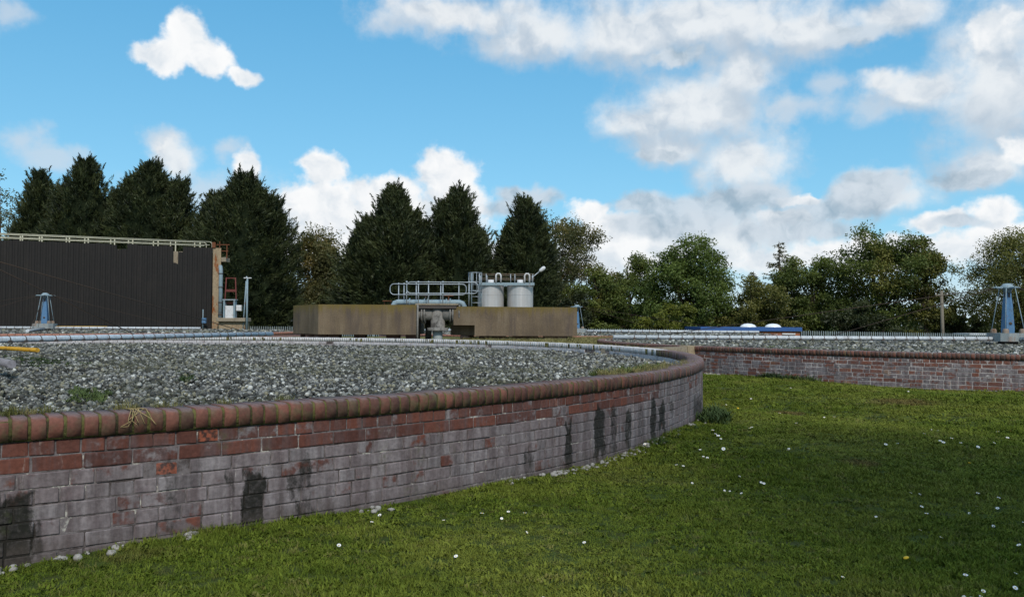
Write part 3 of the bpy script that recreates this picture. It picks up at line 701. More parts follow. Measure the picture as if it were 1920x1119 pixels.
# ------------------------------------------------------------------ rotary distributors
def rail_path(p0, p1, sag=0.0, n=8):
    p0, p1 = Vector(p0), Vector(p1)
    return [p0.lerp(p1, i / n) - Vector((0, 0, sag * 4 * (i / n) * (1 - i / n))) for i in range(n + 1)]
M_BOSS = weathered('rusty_boss', (.24, .19, .15), (.17, .075, .03), .9, 7, .9, .2)
def nozzle_mesh(mat):
    b = MB(); b.smooth = True
    b.lathe([(.052, -.009), (.0605, -.009), (.0605, .009), (.052, .009)], 10)
    b.smooth = False
    for sx in (-1, 1): b.box((sx * .040, .036, 0), (.042, .042, .085), .006)
    me = b.mesh('nozzle'); me.materials.append(mat); return me
NOZ = nozzle_mesh(M_DARKFIT)
def distributor(c, ztop, label, arms, base_dz, heading, mast=True, spacing=.345):
    """arms: (angle, length, z above wall top, material, start radius, nozzles)"""
    zb = ztop + base_dz
    t = thing('rotary_distributor', label, 'distributor', (c[0], c[1], 0), 'rotary distributors on the stone beds')
    MB().lathe([(.5, ztop - .35), (.5, zb - .10), (.46, zb - .08), (.0, zb - .08)], 20).build('centre_pier', M_BRICK_FAR, t)
    MB().lathe([(.26, zb - .08), (.26, zb)], 16).build('bearing_neck', M_DARKFIT, t)
    Rm = Matrix.Rotation(heading, 4, 'Z')
    b = MB(); b.M = Rm; b.prism([(-.46, -.30), (-.30, -.46), (.30, -.46), (.46, -.30), (.46, .30), (.30, .46), (-.30, .46), (-.46, .30)], zb, zb + .24)
    b.build('base_box', weathered('flaking_blue_base_%d' % int(c[0]), (.26, .29, .29), (.23, .15, .11), .9, 4, .8, .2), t)
    for sx in (-1, 1):
        for sy in (-1, 1):
            b = MB(); b.M = Rm; b.lathe([(.085, 0), (.085, .07), (.06, .12), (.0, .13)], 10, (sx * .26, sy * .26, zb + .24)); b.build('rusted_boss', M_BOSS, t)
    zt = zb + 1.63
    b = MB(); b.M = Rm                                            # tapered plate mast
    def ringz(z, w, dd): return [(-w, -dd, z), (w, -dd, z), (w, dd, z), (-w, dd, z)]
    zs = [(zb + .24, .12, .12), (zb + .34, .128, .122), (zb + 1.1, .095, .09), (zb + 1.28, .075, .075), (zb + 1.42, .07, .07)]
    vs = []; fs = []
    for z, w, dd in zs: vs += ringz(z, w, dd)
    for i in range(len(zs) - 1):
        for j in range(4): fs.append((i * 4 + j, i * 4 + (j + 1) % 4, i * 4 + 4 + (j + 1) % 4, i * 4 + 4 + j))
    fs += [(3, 2, 1, 0), tuple(range(len(zs) * 4 - 4, len(zs) * 4))]
    b._add(vs, fs); m = b.build('mast', M_BLUE, t)
    b = MB(); b.M = Rm @ Matrix.Translation((0, -.124, zb + .52)) @ Matrix.Rotation(PI / 2, 4, 'X'); b.lathe([(.0, .004), (.045, .004), (.045, -.02)], 14); b.build('access_hole', M_DARKFIT, m)
    b = MB(); b.M = Rm                                            # head with four wings
    b.lathe([(.0, zt + .06), (.10, zt + .05), (.19, zt - .04), (.19, zt - .09), (.12, zt - .12), (.10, zt - .22), (.0, zt - .22)], 12)
    hd = b.build('head_cap', M_BLUEGREY, t)
    b = MB(); b.M = Rm; b.lathe([(.085, zb + 1.28), (.085, zt - .10)], 10); b.build('dark_neck', M_DARKFIT, t)
    for i in range(4):
        b = MB(); b.M = Rm @ Matrix.Rotation(i * PI / 2, 4, 'Z'); b.box((.27, 0, zt - .07), (.22, .12, .045), .01); b.tube([(.36, 0, zt - .07), (.44, 0, zt - .085)], .010, 6); b.build('wing', M_BLUEGREY, hd)
    for i in range(4):
        an = i * PI / 2 + PI / 4; ca, sa = math.cos(an), math.sin(an)
        b = MB(); b.M = Rm; b.tube([(ca * .2, sa * .2, zt - .09), (ca * .44, sa * .44, zb + .2)], .013, 6); b.build('stay_rod', M_BLUEGREY, t)
    for (an, L, dz, mat, r0, noz, rad) in arms:
        ca, sa = math.cos(an), math.sin(an); z = ztop + dz
        b = MB(); b.tube([(ca * r0, sa * r0, z), (ca * L, sa * L, z)], rad, 12)
        arm = b.build('arm', mat, t)
        if noz:
            k = int((L - r0 - .3) / spacing)
            for i in range(k):
                r = r0 + .3 + i * spacing
                o = link('nozzle', NOZ, arm); sc_ = rad / .055
                o.matrix_local = Matrix.Translation((ca * r, sa * r, z)) @ Matrix(((ca, -sa, 0, 0), (sa, ca, 0, 0), (0, 0, 1, 0), (0, 0, 0, 1))) @ Matrix(((0, 0, 1, 0), (-1, 0, 0, 0), (0, -1, 0, 0), (0, 0, 0, 1))) @ Matrix.Scale(sc_, 4)
        if L > 5:
            for fr in (.45, .88):
                b = MB(); b.tube([(ca * .3, sa * .3, zt - .07), (ca * L * fr, sa * L * fr, z + rad)], .009, 5); b.build('stay_cable', M_WIRE, t)
    return t
M_BASEGREY = weathered('lilac_grey_pipe', (.20, .19, .205), (.12, .11, .11), .6, 4, .7, .3)
def ang_to(c, P): return math.atan2(P[1] - c[1], P[0] - c[0])
pA = (-6.55, 23.3); aA = ang_to(C1, pA); LA = math.hypot(pA[0] - C1[0], pA[1] - C1[1])
pY = (pxl(72, 11.3), 11.3); pG = (pxl(24, 9.0), 9.0)
distributor(C1, TOP1, 'rotary distributor with long pale pipe arm and short yellow arm over nearest stones',
    [(aA, LA, .12, M_PIPEGREY, .3, True, .055), (aA + PI, 11.0, .12, M_PIPEGREY, .3, True, .055),
     (ang_to(C1, pY), math.hypot(pY[0] - C1[0], pY[1] - C1[1]), .06, M_YELLOW, .3, False, .028),
     (ang_to(C1, pG), math.hypot(pG[0] - C1[0], pG[1] - C1[1]), -.01, M_BASEGREY, .3, False, .045)], .03, .3)
p2 = (pxl(1150, 24.6), 24.6); a2 = ang_to(C2, p2); L2 = math.hypot(p2[0] - C2[0], p2[1] - C2[1])
distributor(C2, TOP2, 'blue masted rotary distributor with white pipe arm across the lawn bed',
    [(a2, L2, .10, M_PIPEWHITE, .3, True, .06), (a2 + PI, 11.2, .10, M_PIPEWHITE, .3, True, .06), (a2 + PI / 2 + .2, 10, .10, M_PIPEWHITE, .3, True, .06)], .03, .12)
a3 = math.radians(-4)
distributor(C3, TOP3, 'small blue hooded distributor mast rising behind the right concrete tank',
    [(a3, 10.9, .12, M_PIPEWHITE, .3, True, .075), (a3 + PI, 10.9, .12, M_PIPEWHITE, .3, True, .075)], .03, .4, True, .42)
a4 = math.radians(10)
distributor(C4, TOP4, 'blue distributor mast on block base before the dark clad tower',
    [(a4, 7.0, .12, M_PIPEWHITE, .3, True, .06), (a4 + PI, 10.5, .12, M_PIPEWHITE, .3, True, .06), (a4 + .1, 2.7, .13, M_YELLOW, .5, False, .075), (a4 - 1.3, 10, .08, M_PIPEWHITE, .3, True, .06)], .08, .2)

# ------------------------------------------------------------------ concrete tanks on brick piers
YB = 32.0
def zpx(px, py, Y): return EYE - (py - hz(px)) / F * Y
def pier_set(t, org, pts, z0, z1):
    for (x, y, w) in pts: MB().box((x - org[0], y - org[1], (z0 + z1) / 2), (w, .45, z1 - z0), .01).build('pier', M_BRICK_FAR, t)
def build_tanks():
    zb, zt = .655, 1.775
    # left
    t = thing('concrete_tank', 'long stained concrete tank left of the black gap with pipes', 'tank', (-6, YB + 1.2, 0), 'concrete tanks on brick piers')
    o = (-6, YB + 1.2); x0, x1, x2 = pxl(550, 34.4), pxl(597, YB), pxl(781, YB)
    poly = [(x1, YB), (x2, YB), (x2, YB + 3), (x0, YB + 5), (x0, 34.4)]
    b = MB(); b.prism([(x - o[0], y - o[1]) for x, y in poly], zb, zt); w = b.build('tank_wall', M_CONC, t)
    MB().prism([(x - o[0], y - o[1]) for x, y in [(x1 + .2, YB + .25), (x2 - .25, YB + .25), (x2 - .25, YB + 2.7), (x0 + .3, YB + 4.5), (x0 + .3, 34.6)]], zt - .02, zt + .004).build('water_cover', M_DARKFIT, t)
    pier_set(t, o, [(pxl(p, YB + .75), YB + .75, w) for p, w in ((604, .5), (628, .45), (676, .42), (738, .5), (772, .4))] + [(x1 - .5, YB + 1.4, .5), (x0 + .4, YB + 3.2, .5), (x0 + .5, YB + 4.4, .5), (x2 - .4, YB + 2.5, .5)], .2, zb)
    # right
    t = thing('concrete_tank', 'stepped concrete tank carrying the two steel cylinders', 'tank', (0, YB + 1.2, 0), 'concrete tanks on brick piers')
    o = (0, YB + 1.2); xa, xs, xb = pxl(850, YB), pxl(890, YB), pxl(1082, YB + .6)
    zs = zpx(870, 609.5, YB)
    b = MB(); b.prism([(x - o[0], y - o[1]) for x, y in [(xa, YB + .12), (xs, YB), (xb, YB + .6), (xb, YB + 3.4), (xa, YB + 3.4)]], zs, zt - .055); b.build('tank_wall', M_CONC, t)
    b = MB(); b.prism([(x - o[0], y - o[1]) for x, y in [(xs, YB), (xb, YB + .6), (xb, YB + 3.4), (xs, YB + 3.4)]], zb - .03, zs); b.build('lower_wall', M_CONC, t)
    b = MB(); b.prism([(x - o[0], y - o[1]) for x, y in [(xa - .15, YB + .9), (xs - .003, YB + .5), (xs - .003, YB + 3.2), (xa - .15, YB + 3.2)]], zb - .02, zs - .004); b.build('recessed_wall', M_CONC, t)
    pier_set(t, o, [(pxl(p, YB + .9), YB + .9, w) for p, w in ((872, .36), (912, .55), (935, .55), (985, 1.0), (1040, .9))] + [(xb - .3, YB + 2.6, .5), (xa + .4, YB + 2.6, .5)], .2, zb - .03)
build_tanks()

def handrail(label, name_grp, Y, pxs, loops, ytop, ymid, ybase, posts, mat=M_GALV, r=.018):
    xl, xr = pxl(pxs[0], Y), pxl(pxs[1], Y); zt, zm, zb = (zpx(sum(pxs) / 2, y, Y) for y in (ytop, ymid, ybase))
    t = thing('handrail', label, 'railing', ((xl + xr) / 2, Y, zb), name_grp); ox = (xl + xr) / 2
    rr = .16; path = []
    def arc(cx, cz, a0, a1): return [(cx + rr * math.cos(a), 0, cz + rr * math.sin(a)) for a in np.linspace(a0, a1, 6)]
    path = arc(xl - ox + rr, zt - zb - rr, PI / 2, PI) + arc(xl - ox + rr, zm - zb + rr, PI, 1.5 * PI) + arc(xr - ox - rr, zm - zb + rr, 1.5 * PI, 2 * PI) + arc(xr - ox - rr, zt - zb - rr, 0, PI / 2)
    MB().tube(path, r, 8, False, True).build('rail_loop', mat, t)
    for p in posts:
        x = pxl(p, Y) - ox; b = MB(); b.tube([(x, .012, -.05), (x, .012, zt - zb)], r * 1.1, 8)
        po = b.build('post', mat, t)
        b = MB(); b.lathe([(.0, .045), (.03, .035), (.042, 0), (.03, -.035), (.0, -.045)], 8, (x, 0, zt - zb)); b.lathe([(.0, .045), (.03, .035), (.042, 0), (.03, -.035), (.0, -.045)], 8, (x, 0, zm - zb)); b.build('ball_joint', mat, po)
    return t
handrail('galvanised looped handrail on the front edge of the tank walkway', 'tank walkway handrails', YB + .15, (762, 896), 0, 529, 550, 571.5, (762, 784, 803, 830, 879))
handrail('galvanised looped handrail behind the valve pipe on the tank walkway', 'tank walkway handrails', YB + 1.6, (731, 874), 0, 532.5, 552.5, 573, (747, 757, 780, 826, 860))

def build_walkway():
    z = zpx(815, 571, YB); x0, x1 = pxl(778, YB), pxl(858, YB)
    t = thing('walkway', 'thin grey walkway slab bridging the gap between the concrete tanks', 'walkway', ((x0 + x1) / 2, YB + .9, z))
    MB().box((0, 0, .01), (x1 - x0, 1.75, .06), .006).build('deck', M_CONC2, t)
    for y in (-.8, .8): MB().box((0, y, -.08), (x1 - x0 - .1, .08, .12)).build('beam', M_DARKFIT, t)
    # thin vertical conduit at the left lip
    x = pxl(783, YB - .12); b = MB(); b.tube([(0, 0, 0), (0, 0, 1.55)], .035, 8); c = b.build('pipe', M_DARKPIPE); c.location = (x, YB - .1, .25)
    tag(c, 'thin dark upright pipe at the edge of the left concrete tank', 'pipe'); c.name = 'upright_pipe'
    # big tee in the gap
    xt = pxl(821, YB + .42); yt = YB + .42; zc = zpx(821, 589, yt)
    t = thing('tee_pipe', 'blackened grey flanged tee pipe hanging in the gap between the concrete tanks', 'pipe', (xt, yt, .2))
    b = MB(); b.smooth = True; b.lathe([(.40, zc - .62 - .2), (.40, zc - .52 - .2), (.27, zc - .5 - .2), (.27, zc + .3 - .2), (.0, zc + .3 - .2)], 20); b.build('body', M_DARKPIPE, t)
    MB().tube([(0, 0, 0), (0, 0, zc - .55 - .2)], .185, 20).build('riser', weathered('tee_riser', (.30, .33, .33), (.16, .15, .14), .6, 3, .7, .3), t)
    MB().lathe([(.0, .02), (.30, .02), (.30, .08), (.185, .08)], 20, (0, 0, .17)).build('foot_flange', M_DARKFIT, t)
    for s in (-1, 1):
        b = MB(); b.tube([(s * .2, 0, zc - .2), (s * .98, 0, zc - .2)], .24, 18); br = b.build('branch', M_DARKPIPE, t)
        for k in (.46, .56, .80):
            b = MB(); b.tube([(s * k, 0, zc - .2), (s * (k + .055), 0, zc - .2)], .36, 18); b.build('flange', M_DARKPIPE, br)
    x = pxl(803, YB + 1.6); b = MB(); b.tube([(0, 0, 0), (0, 0, 1.2)], .125, 14); c = b.build('dark_pipe', M_DARKPIPE); c.location = (x, YB + 1.7, .2)
    tag(c, 'dark upright pipe standing behind the flanged tee pipe', 'pipe')
    # horizontal valve pipe on top
    Yp = YB + .9; zp = zpx(800, 566.5, Yp); xa, xb = pxl(737, Yp), pxl(870, Yp); xm = (xa + xb) / 2
    t = thing('valve_pipe', 'blue grey pipe with two valve wheels lying along the tank walkway', 'pipe', (xm, Yp, zp - .1))
    b = MB(); rr = .16
    el = [(xa - xm, 0, -.25), (xa - xm, 0, -.05), (xa - xm + .06, 0, .06), (xa - xm + .18, 0, .1)]
    er = [(xb - xm - .18, 0, .1), (xb - xm - .06, 0, .06), (xb - xm, 0, -.05), (xb - xm, 0, -.25)]
    b.tube(el + er, .105, 14); b.build('pipe_run', M_BLUEGREY, t)
    for p in (767, 795, 801, 836, 843):
        x = pxl(p, Yp) - xm; MB().tube([(x, 0, .1), (x + .045, 0, .1)], .155, 14).build('flange', M_BLUEGREY, t)
    for p, mt, zt_ in ((797.5, M_DARKFIT, .36), (841, M_RUST, .36)):
        x = pxl(p, Yp) - xm; b = MB(); b.lathe([(.07, .1), (.06, .22), (.02, .24), (.02, zt_), (.0, zt_)], 10, (x, 0, 0)); v = b.build('valve_body', mt, t)
        b = MB(); ring = [(x + .17 * math.cos(a), .17 * math.sin(a), zt_ - .01) for a in np.linspace(0, 2 * PI, 17)[:-1]]; b.tube(ring, .02, 6, False, True)
        for a in (0, PI / 3, 2 * PI / 3): b.tube([(x + .17 * math.cos(a), .17 * math.sin(a), zt_ - .01), (x - .17 * math.cos(a), -.17 * math.sin(a), zt_ - .01)], .012, 6)
        b.build('handwheel', mt, v)
    # rusted hatch frame at the left
    x = pxl(726, YB + 2.2); t = thing('hatch_frame', 'low rusted steel frame on the left concrete tank', 'frame', (x, YB + 2.2, 1.75))
    MB().box((0, 0, .22), (.34, .3, .03)).build('top_plate', M_RUST, t)
    for sx in (-.12, .12): MB().box((sx, 0, .1), (.03, .03, .2)).build('leg', M_RUST, t)
build_walkway()

def build_steel_tanks():
    Yt = YB + 2.0; z0 = 1.70
    for px, lab in ((920, 'brushed steel cylinder with dented seam beside the caged ladder'), (975, 'brushed steel cylinder under the lamp arm')):
        x = pxl(px, Yt); r = 24.2 / F * Yt; ztop = zpx(px, 534, Yt)
        t = thing('steel_cylinder', lab, 'cylinder', (x, Yt, z0), 'steel cylinders on the concrete tank'); h = ztop - z0
        b = MB(); b.lathe([(r, 0), (r, h)], 48); sh = b.build('shell', M_STEELTANK, t)
        MB().lathe([(r, h * .555), (r + .007, h * .557), (r + .007, h * .575), (r, h * .577)], 48, smooth=False).build('seam', M_STEELTANK, sh)
        MB().lathe([(r + .02, h - .02), (r + .02, h + .02), (.2, h + .06), (.0, h + .06)], 40).build('lid', M_GALV, t)
        MB().lathe([(.12, h + .04), (.12, h + .20), (.0, h + .21)], 14).build('neck', M_CABINET, t)
    # platform above
    xa, xb = pxl(899, Yt), pxl(1001, Yt); xm = (xa + xb) / 2; zt = zpx(950, 536, Yt); zu = zpx(950, 531, Yt)
    t = thing('tank_platform', 'pale blue steel platform with railings over the steel cylinders', 'platform', (xm, Yt, 1.72))
    w = xb - xa
    for y in (-.56, .56): MB().box((0, y, (zt + zu) / 2 - 1.72), (w, .05, zu - zt)).build('edge_beam', M_BLUEGREY, t)
    for s in (-1, 1): MB().box((s * (w / 2 - .03), 0, (zt + zu) / 2 - 1.72), (.05, 1.06, zu - zt)).build('end_beam', M_BLUEGREY, t)
    b = MB()
    for i in range(26): b.box((-w / 2 + .06 + i * (w - .12) / 25, 0, zu - 1.72 - .02), (.012, 1.06, .03))
    tag(b.build('grating', M_GALV, t), kind='stuff')
    zr = zpx(950, 515, Yt) - 1.72; zm = zpx(950, 523, Yt) - 1.72; zd = zu - 1.72
    for y in (-.56, .56):
        for z in (zr, zm):
            b = MB(); b.tube([(-w / 2, y, z), (w / 2, y, z)], .010, 6); b.build('guard_rail', M_BOSS, t)
    for p in (899, 912, 930, 939, 957, 965, 983, 992, 998):
        x = pxl(p, Yt) - xm; b = MB(); b.tube([(x, -.56, zd - .06), (x, -.56, zr)], .018, 6); b.build('guard_post', M_GALV, t)
        b = MB(); b.tube([(x, .56, zd - .06), (x, .56, zr)], .018, 6); b.build('guard_post', M_GALV, t)
    for pa, pb in ((930, 939), (983, 992)):
        x0, x1 = pxl(pa, Yt) - xm, pxl(pb, Yt) - xm; b = MB(); b.tube([(x0, -.585, zd), (x0, -.585, zr - .06), (x0 + .05, -.585, zr + .01), (x1 - .05, -.585, zr + .01), (x1, -.585, zr - .06), (x1, -.585, zd)], .03, 8); b.build('hoop_gate', M_CABINET, t)
    # caged ladder
    Yl = Yt - .5; xl = pxl(893, Yl); t = thing('caged_ladder', 'galvanised caged ladder rising to the steel platform', 'ladder', (xl, Yl, 1.72)); ht = zpx(890, 511, Yl) - 1.72
    hw = .19
    for s in (-1, 1): b = MB(); b.tube([(s * hw, 0, -.01), (s * hw, 0, ht)], .022, 8); b.build('stile', M_BLUEGREY, t)
    for i in range(int((ht - .2) / .24)): b = MB(); b.tube([(-hw, 0, .18 + i * .24), (hw, 0, .18 + i * .24)], .014, 6); b.build('rung', M_GALV, t)
    hoops = [ht - .02, ht - .38, ht - .74]
    def hp(a): return (-.26 * math.cos(a) - .05, -.44 * math.sin(a))
    for z in hoops: b = MB(); b.tube([(*hp(a), z) for a in np.linspace(-.1, PI + .1, 14)], .014, 6); b.build('cage_hoop', M_GALV, t)
    for a in np.linspace(.2, PI - .2, 6): b = MB(); b.tube([(*hp(a), hoops[2]), (*hp(a), hoops[0])], .012, 6); b.build('cage_bar', M_GALV, t)
    # lamp on arm
    x = pxl(997, Yt); t = thing('platform_lamp', 'slanting lamp arm with white lamp head on the steel platform', 'lamp', (x, Yt - .55, zu - .05))
    p0 = Vector((0, 0, 0)); p1 = Vector((0, 0, zpx(998, 519, Yt) - zu)); p2 = Vector((pxl(1011, Yt) - x, 0, zpx(1011, 507.5, Yt) - zu))
    MB().tube([p0, p1, p1.lerp(p2, .1), p2], .018, 8).build('arm', M_GALV, t)
    d = (p2 - p1).normalized(); b = MB(); b.tube([p2 - d * .03, p2 + d * .04, p2 + d * .2, p2 + d * .26], [.03, .07, .075, .04], 12); b.build('lamp_head', M_CABINET, t)
build_steel_tanks()

# ------------------------------------------------------------------ dark clad tower
def build_tower():
    P0 = Vector((pxl(398, 56), 56, 0)); d = Vector((-.917, -.40, 0)).normalized(); nrm = Vector((-d.y, d.x, 0))
    if nrm.y > 0: nrm = -nrm
    ztop = zpx(398, 464.5, 56); L = 25.0
    t = thing('clad_tower', 'large dark corrugated clad filter tower with torn top edge and rusty corner', 'building', P0)
    M = Matrix(((d.x, nrm.x, 0, 0), (d.y, nrm.y, 0, 0), (0, 0, 1, 0), (0, 0, 0, 1)))       # local: u along wall to the left, v towards the camera
    def mb(): b = MB(); b.M = M; return b
    def u_at(px):                                                # where a sight line meets the face
        k = (px - 960) / F; # P0 + d u : (x) = k*y
        return (k * P0.y - P0.x) / (d.x - k * d.y)
    mb().box((L / 2, -4.2, ztop / 2 - .5), (L - .1, 8.0, ztop - .2 + .6)).build('inner_tank', M_CONC2, t)
    pitch = .30; n = int(L / pitch); uA = [u_at(x) for x in (240, 217)]; uB = [u_at(x) for x in (341, 321)]; uH = [u_at(x) for x in (336, 326)]
    random.seed(5)
    tops = []
    for i in range(n):
        u = .05 + (i + .5) * pitch; z = ztop + .05 * math.sin(i * .9) * (random.random() < .3)
        Yc = P0.y + d.y * u
        if uA[0] <= u <= uA[1]: z = zpx(228, 469, Yc) + random.uniform(-.1, .1)
        if uB[0] <= u <= uB[1]: z = zpx(331, 472, Yc) + random.uniform(-.15, .2)
        if uH[0] <= u <= uH[1]: z = zpx(331, 494, Yc)
        tops.append(z)
    for i0 in range(0, n, 3):
        b = mb()
        for i in range(i0, min(i0 + 3, n)):
            u0 = .05 + i * pitch; z = tops[i]
            prof = [(u0, 0), (u0 + .05, .024), (u0 + .17, .024), (u0 + .22, 0), (u0 + pitch, 0)]
            jag = [random.uniform(-.06, .06) if z < ztop - .1 else random.uniform(-.012, .012) for _ in prof]
            vs = [(u, v + .02, -.6) for u, v in prof] + [(u, v + .02, z + j) for (u, v), j in zip(prof, jag)]
            b._add(vs, [(k, k + 1, 6 + k, 5 + k) for k in range(4)])
        b.build('cladding_sheet', M_CLAD, t)
    b = mb(); b.box((-.24, -.25, ztop / 2 - .2), (.50, .62, ztop + .4)); b.build('corner_pillar', M_RUSTCONC, t)
    b = mb(); b.box((-.02, .09, ztop + .18), (.22, .12, .36)); b.build('bracket_plate', M_RUST, t)
    # side wall behind the corner
    b = mb(); b.box((-.1, -4.4, ztop / 2 - .4), (.25, 7.4, ztop - .3)); b.build('side_wall', M_CLAD, t)
    # walkway rails along the top
    def rail(v, zo, label, px_r):
        g = thing('handrail', label, 'railing', P0 + nrm * v + Vector((0, 0, ztop)), 'cream handrails on the tower')
        ur = u_at(px_r)
        for dz in (.42, .20):
            b = mb(); b.tube([(ur, 0, dz + zo), (L - .3, 0, dz + zo)], .026, 6); b.build('rail', M_CREAM, g)
        b = mb(); b.tube([(ur, 0, .42 + zo), (ur - .12, 0, .36 + zo), (ur - .14, 0, .2 + zo), (ur - .14, 0, -.3)], .026, 6); b.build('rail_end', M_CREAM, g)
        u = ur + .6; k = 0
        while u < L - .4:
            b = mb(); b.box((u, -.03, .05 + zo / 2), (.07, .04, .76 + zo)); b.build('post', M_CREAM, g); u += (1.05 if k % 2 else 1.5); k += 1
        return g
    rail(-.35, 0, 'cream handrail running along the front top edge of the dark tower', 392)
    rail(-1.7, .05, 'cream handrail running behind the first one on the dark tower', 384)
    # rusty platform at the corner
    def P(px, py, Y=56.3): return at(px, py, Y)
    p = P(413, 488); g = thing('corner_platform', 'small rusted railed platform high on the tower corner', 'platform', p)
    w = pxl(425, 56.3) - pxl(408, 56.3); h = 30 / F * 56.3
    MB().box((.05, .3, .05), (w, .8, .28)).build('slab', M_CONC2, g)
    for x in (-.1, .38): MB().box((x, 0, .55), (.06, .06, .85)).build('post', M_RUST, g)
    MB().box((.12, 0, h - .02), (.85, .05, .05)).build('rail', M_RUST, g); MB().box((.17, 0, .62), (.6, .05, .05)).build('rail', M_RUST, g)
    MB().box((-.1, 0, 1.0), (.05, .05, .5)).build('post', M_RUST, g)
    # riser pipe
    p = P(413, 602, 56.1); b = MB(); hp = 105 / F * 56.1; b.tube([(0, 0, 0), (0, 0, hp - .35), (-.05, .05, hp - .1), (-.3, .3, hp)], .13, 12)
    g = thing('riser_pipe', 'pale blue riser pipe strapped beside the tower pillar', 'pipe', p); b.build('pipe_run', M_BLUEGREY, g)
    for z in (.4, 1.2, 2.2, 3.1): MB().tube([(0, 0, z), (0, 0, z + .06)], .155, 12).build('strap', M_DARKFIT, g)
    # plinth
    p0 = P(399, 618, 55.6); p1 = P(456, 596, 55.6)
    g = thing('concrete_plinth', 'low pale concrete plinth beside the dark tower', 'plinth', ((p0.x + p1.x) / 2 + .15, 56.0, 0))
    w = p1.x - p0.x; h = p1.z
    MB().box((.1, 0, h - .12), (w - .1, 1.3, .24), .02).build('cap_slab', M_CONC2, g); MB().box((.1, .1, (h - .24) / 2 - .2), (w - .3, 1.0, h + .16)).build('base', M_RUSTCONC, g)
    # red frame
    pf = P(431, 597, 55.9); g = thing('steel_trestle', 'red oxide steel frame standing behind the white cabinet', 'frame', pf); hf = 77 / F * 55.9
    for s in (-1, 1): MB().tube([(s * .42, .1, 0), (s * .30, .1, hf)], .04, 6).build('upright', M_REDOX, g)
    for z, hh in ((hf - .04, .06), (hf * .68, .16), (hf * .45, .08), (.2, .1)): MB().box((0, .1, z), (.8 - z * .06, .05, hh)).build('crossbar', M_REDOX, g)
    pc = P(431, 597, 55.65); g = thing('control_cabinet', 'white control cabinet with open top on the concrete plinth', 'cabinet', pc); hc = 34 / F * 55.65
    MB().box((0, .02, hc * .36), (.52, .36, hc * .68), .01).build('door_panel', M_CABINET, g)
    for s in (-1, 1): MB().box((s * .33, .02, hc / 2), (.09, .44, hc), .008).build('side_panel', M_BLUEGREY, g)
    MB().box((0, .02, hc + .03), (.86, .5, .07), .008).build('roof', M_GALV, g); MB().box((0, .12, hc * .85), (.55, .1, .12)).build('switch_row', M_REDOX, g)
    pj = P(448, 581, 55.7); g = thing('junction_box', 'small white junction box fixed to the red frame', 'box', pj); MB().box((0, 0, .12), (.34, .2, .38), .02).build('case', M_CABINET, g); MB().box((0, -.105, .12), (.26, .012, .3)).build('lid', M_CABINET, g)
    # lamp pole
    pp = P(460, 616, 55.5); g = thing('lamp_post', 'pale blue lamp post with short crossbar and leaning strut', 'lamp', pp); hpp = 94 / F * 55.5
    MB().tube([(.1, 0, -.3), (.1, 0, hpp)], .06, 8).build('post', M_BLUEGREY, g); MB().tube([(-.18, .1, -.2), (.03, 0, hpp * .95)], .04, 8).build('strut', M_BLUEGREY, g)
    MB().box((.12, 0, hpp + .03), (.5, .08, .06), .01).build('crossbar', M_CABINET, g); MB().lathe([(.0, .1), (.06, .06), (.06, 0)], 8, (.05, 0, hpp + .05)).build('lamp_cap', M_GALV, g)
    # blue box on the face
    pb = P(383, 606, 55.2); g = thing('meter_box', 'small blue box on a grey post at the tower foot', 'box', pb); MB().box((0, 0, .17), (.26, .2, .34), .015).build('case', M_BLUE, g); MB().tube([(-.1, .05, -.5), (-.1, .05, .9)], .03, 6).build('post', M_BLUEGREY, g)
build_tower()

# ------------------------------------------------------------------ low building with blue edge
def build_low():
    Y = 58.0; x0, x1 = pxl(1314, Y), pxl(1501, Y); xm = (x0 + x1) / 2; zt = zpx(1408, 613.5, Y)
    t = thing('flat_roof_building', 'low orange brick building with blue roof edge and two white domes', 'building', (xm, Y, -1.5)); w = x1 - x0
    MB().box((0, 2.5, (zt - .2 + 1.5) / 2 - .1), (w - .1, 5, zt + 1.3 - .0)).build('wall', M_REDBRICK, t)
    rf = MB().box((0, 2.5, zt + 1.5 - .03), (w + .02, 5.2, .06)).build('roof', M_ROOF, t)
    for (cx_, cy_, sx, sy) in ((0, -.13, w + .1, .05), (0, 5.13, w + .1, .05)): MB().box((cx_, cy_, zt + 1.5 - .12), (sx, sy, .27)).build('fascia', M_FASCIA, t)
    for s in (-1, 1): MB().box((s * (w / 2 + .03), 2.5, zt + 1.5 - .12), (.05, 5.2, .27)).build('fascia', M_FASCIA, t)
    for px in (1402.5, 1449):
        x = pxl(px, Y + 1) - xm; MB().lathe([(.56, 0), (.54, .06), (.44, .16), (.26, .235), (.0, .26)], 24, (x, 1.0, zt + 1.5)).build('dome_light', M_DOME, rf)
    for px, ww in ((1434, .0), (1478, .9)):
        if ww: MB().box((pxl(px, Y) - xm, -.06, zt + 1.5 - .44), (ww, .06, .1)).build('white_vent', M_CABINET, t)
    MB().box((pxl(1333, Y) - xm, -.08, zt + 1.5 - .3), (.55, .1, .14)).build('blue_panel', M_FASCIA, t)
    Y = 62; x0, x1 = pxl(1817, Y), pxl(1866, Y); t = thing('low_shed', 'low shed with pale blue roof beside the steel fence', 'shed', ((x0 + x1) / 2, Y, -1.6))
    zt = zpx(1840, 624, Y) + 1.6; MB().box((0, 1, zt / 2 - .1), (x1 - x0 - .1, 2, zt - .15)).build('wall', M_CONC2, t); MB().box((0, 1, zt - .1), (x1 - x0 + .1, 2.3, .14)).build('roof', M_PIPEWHITE, t)
build_low()

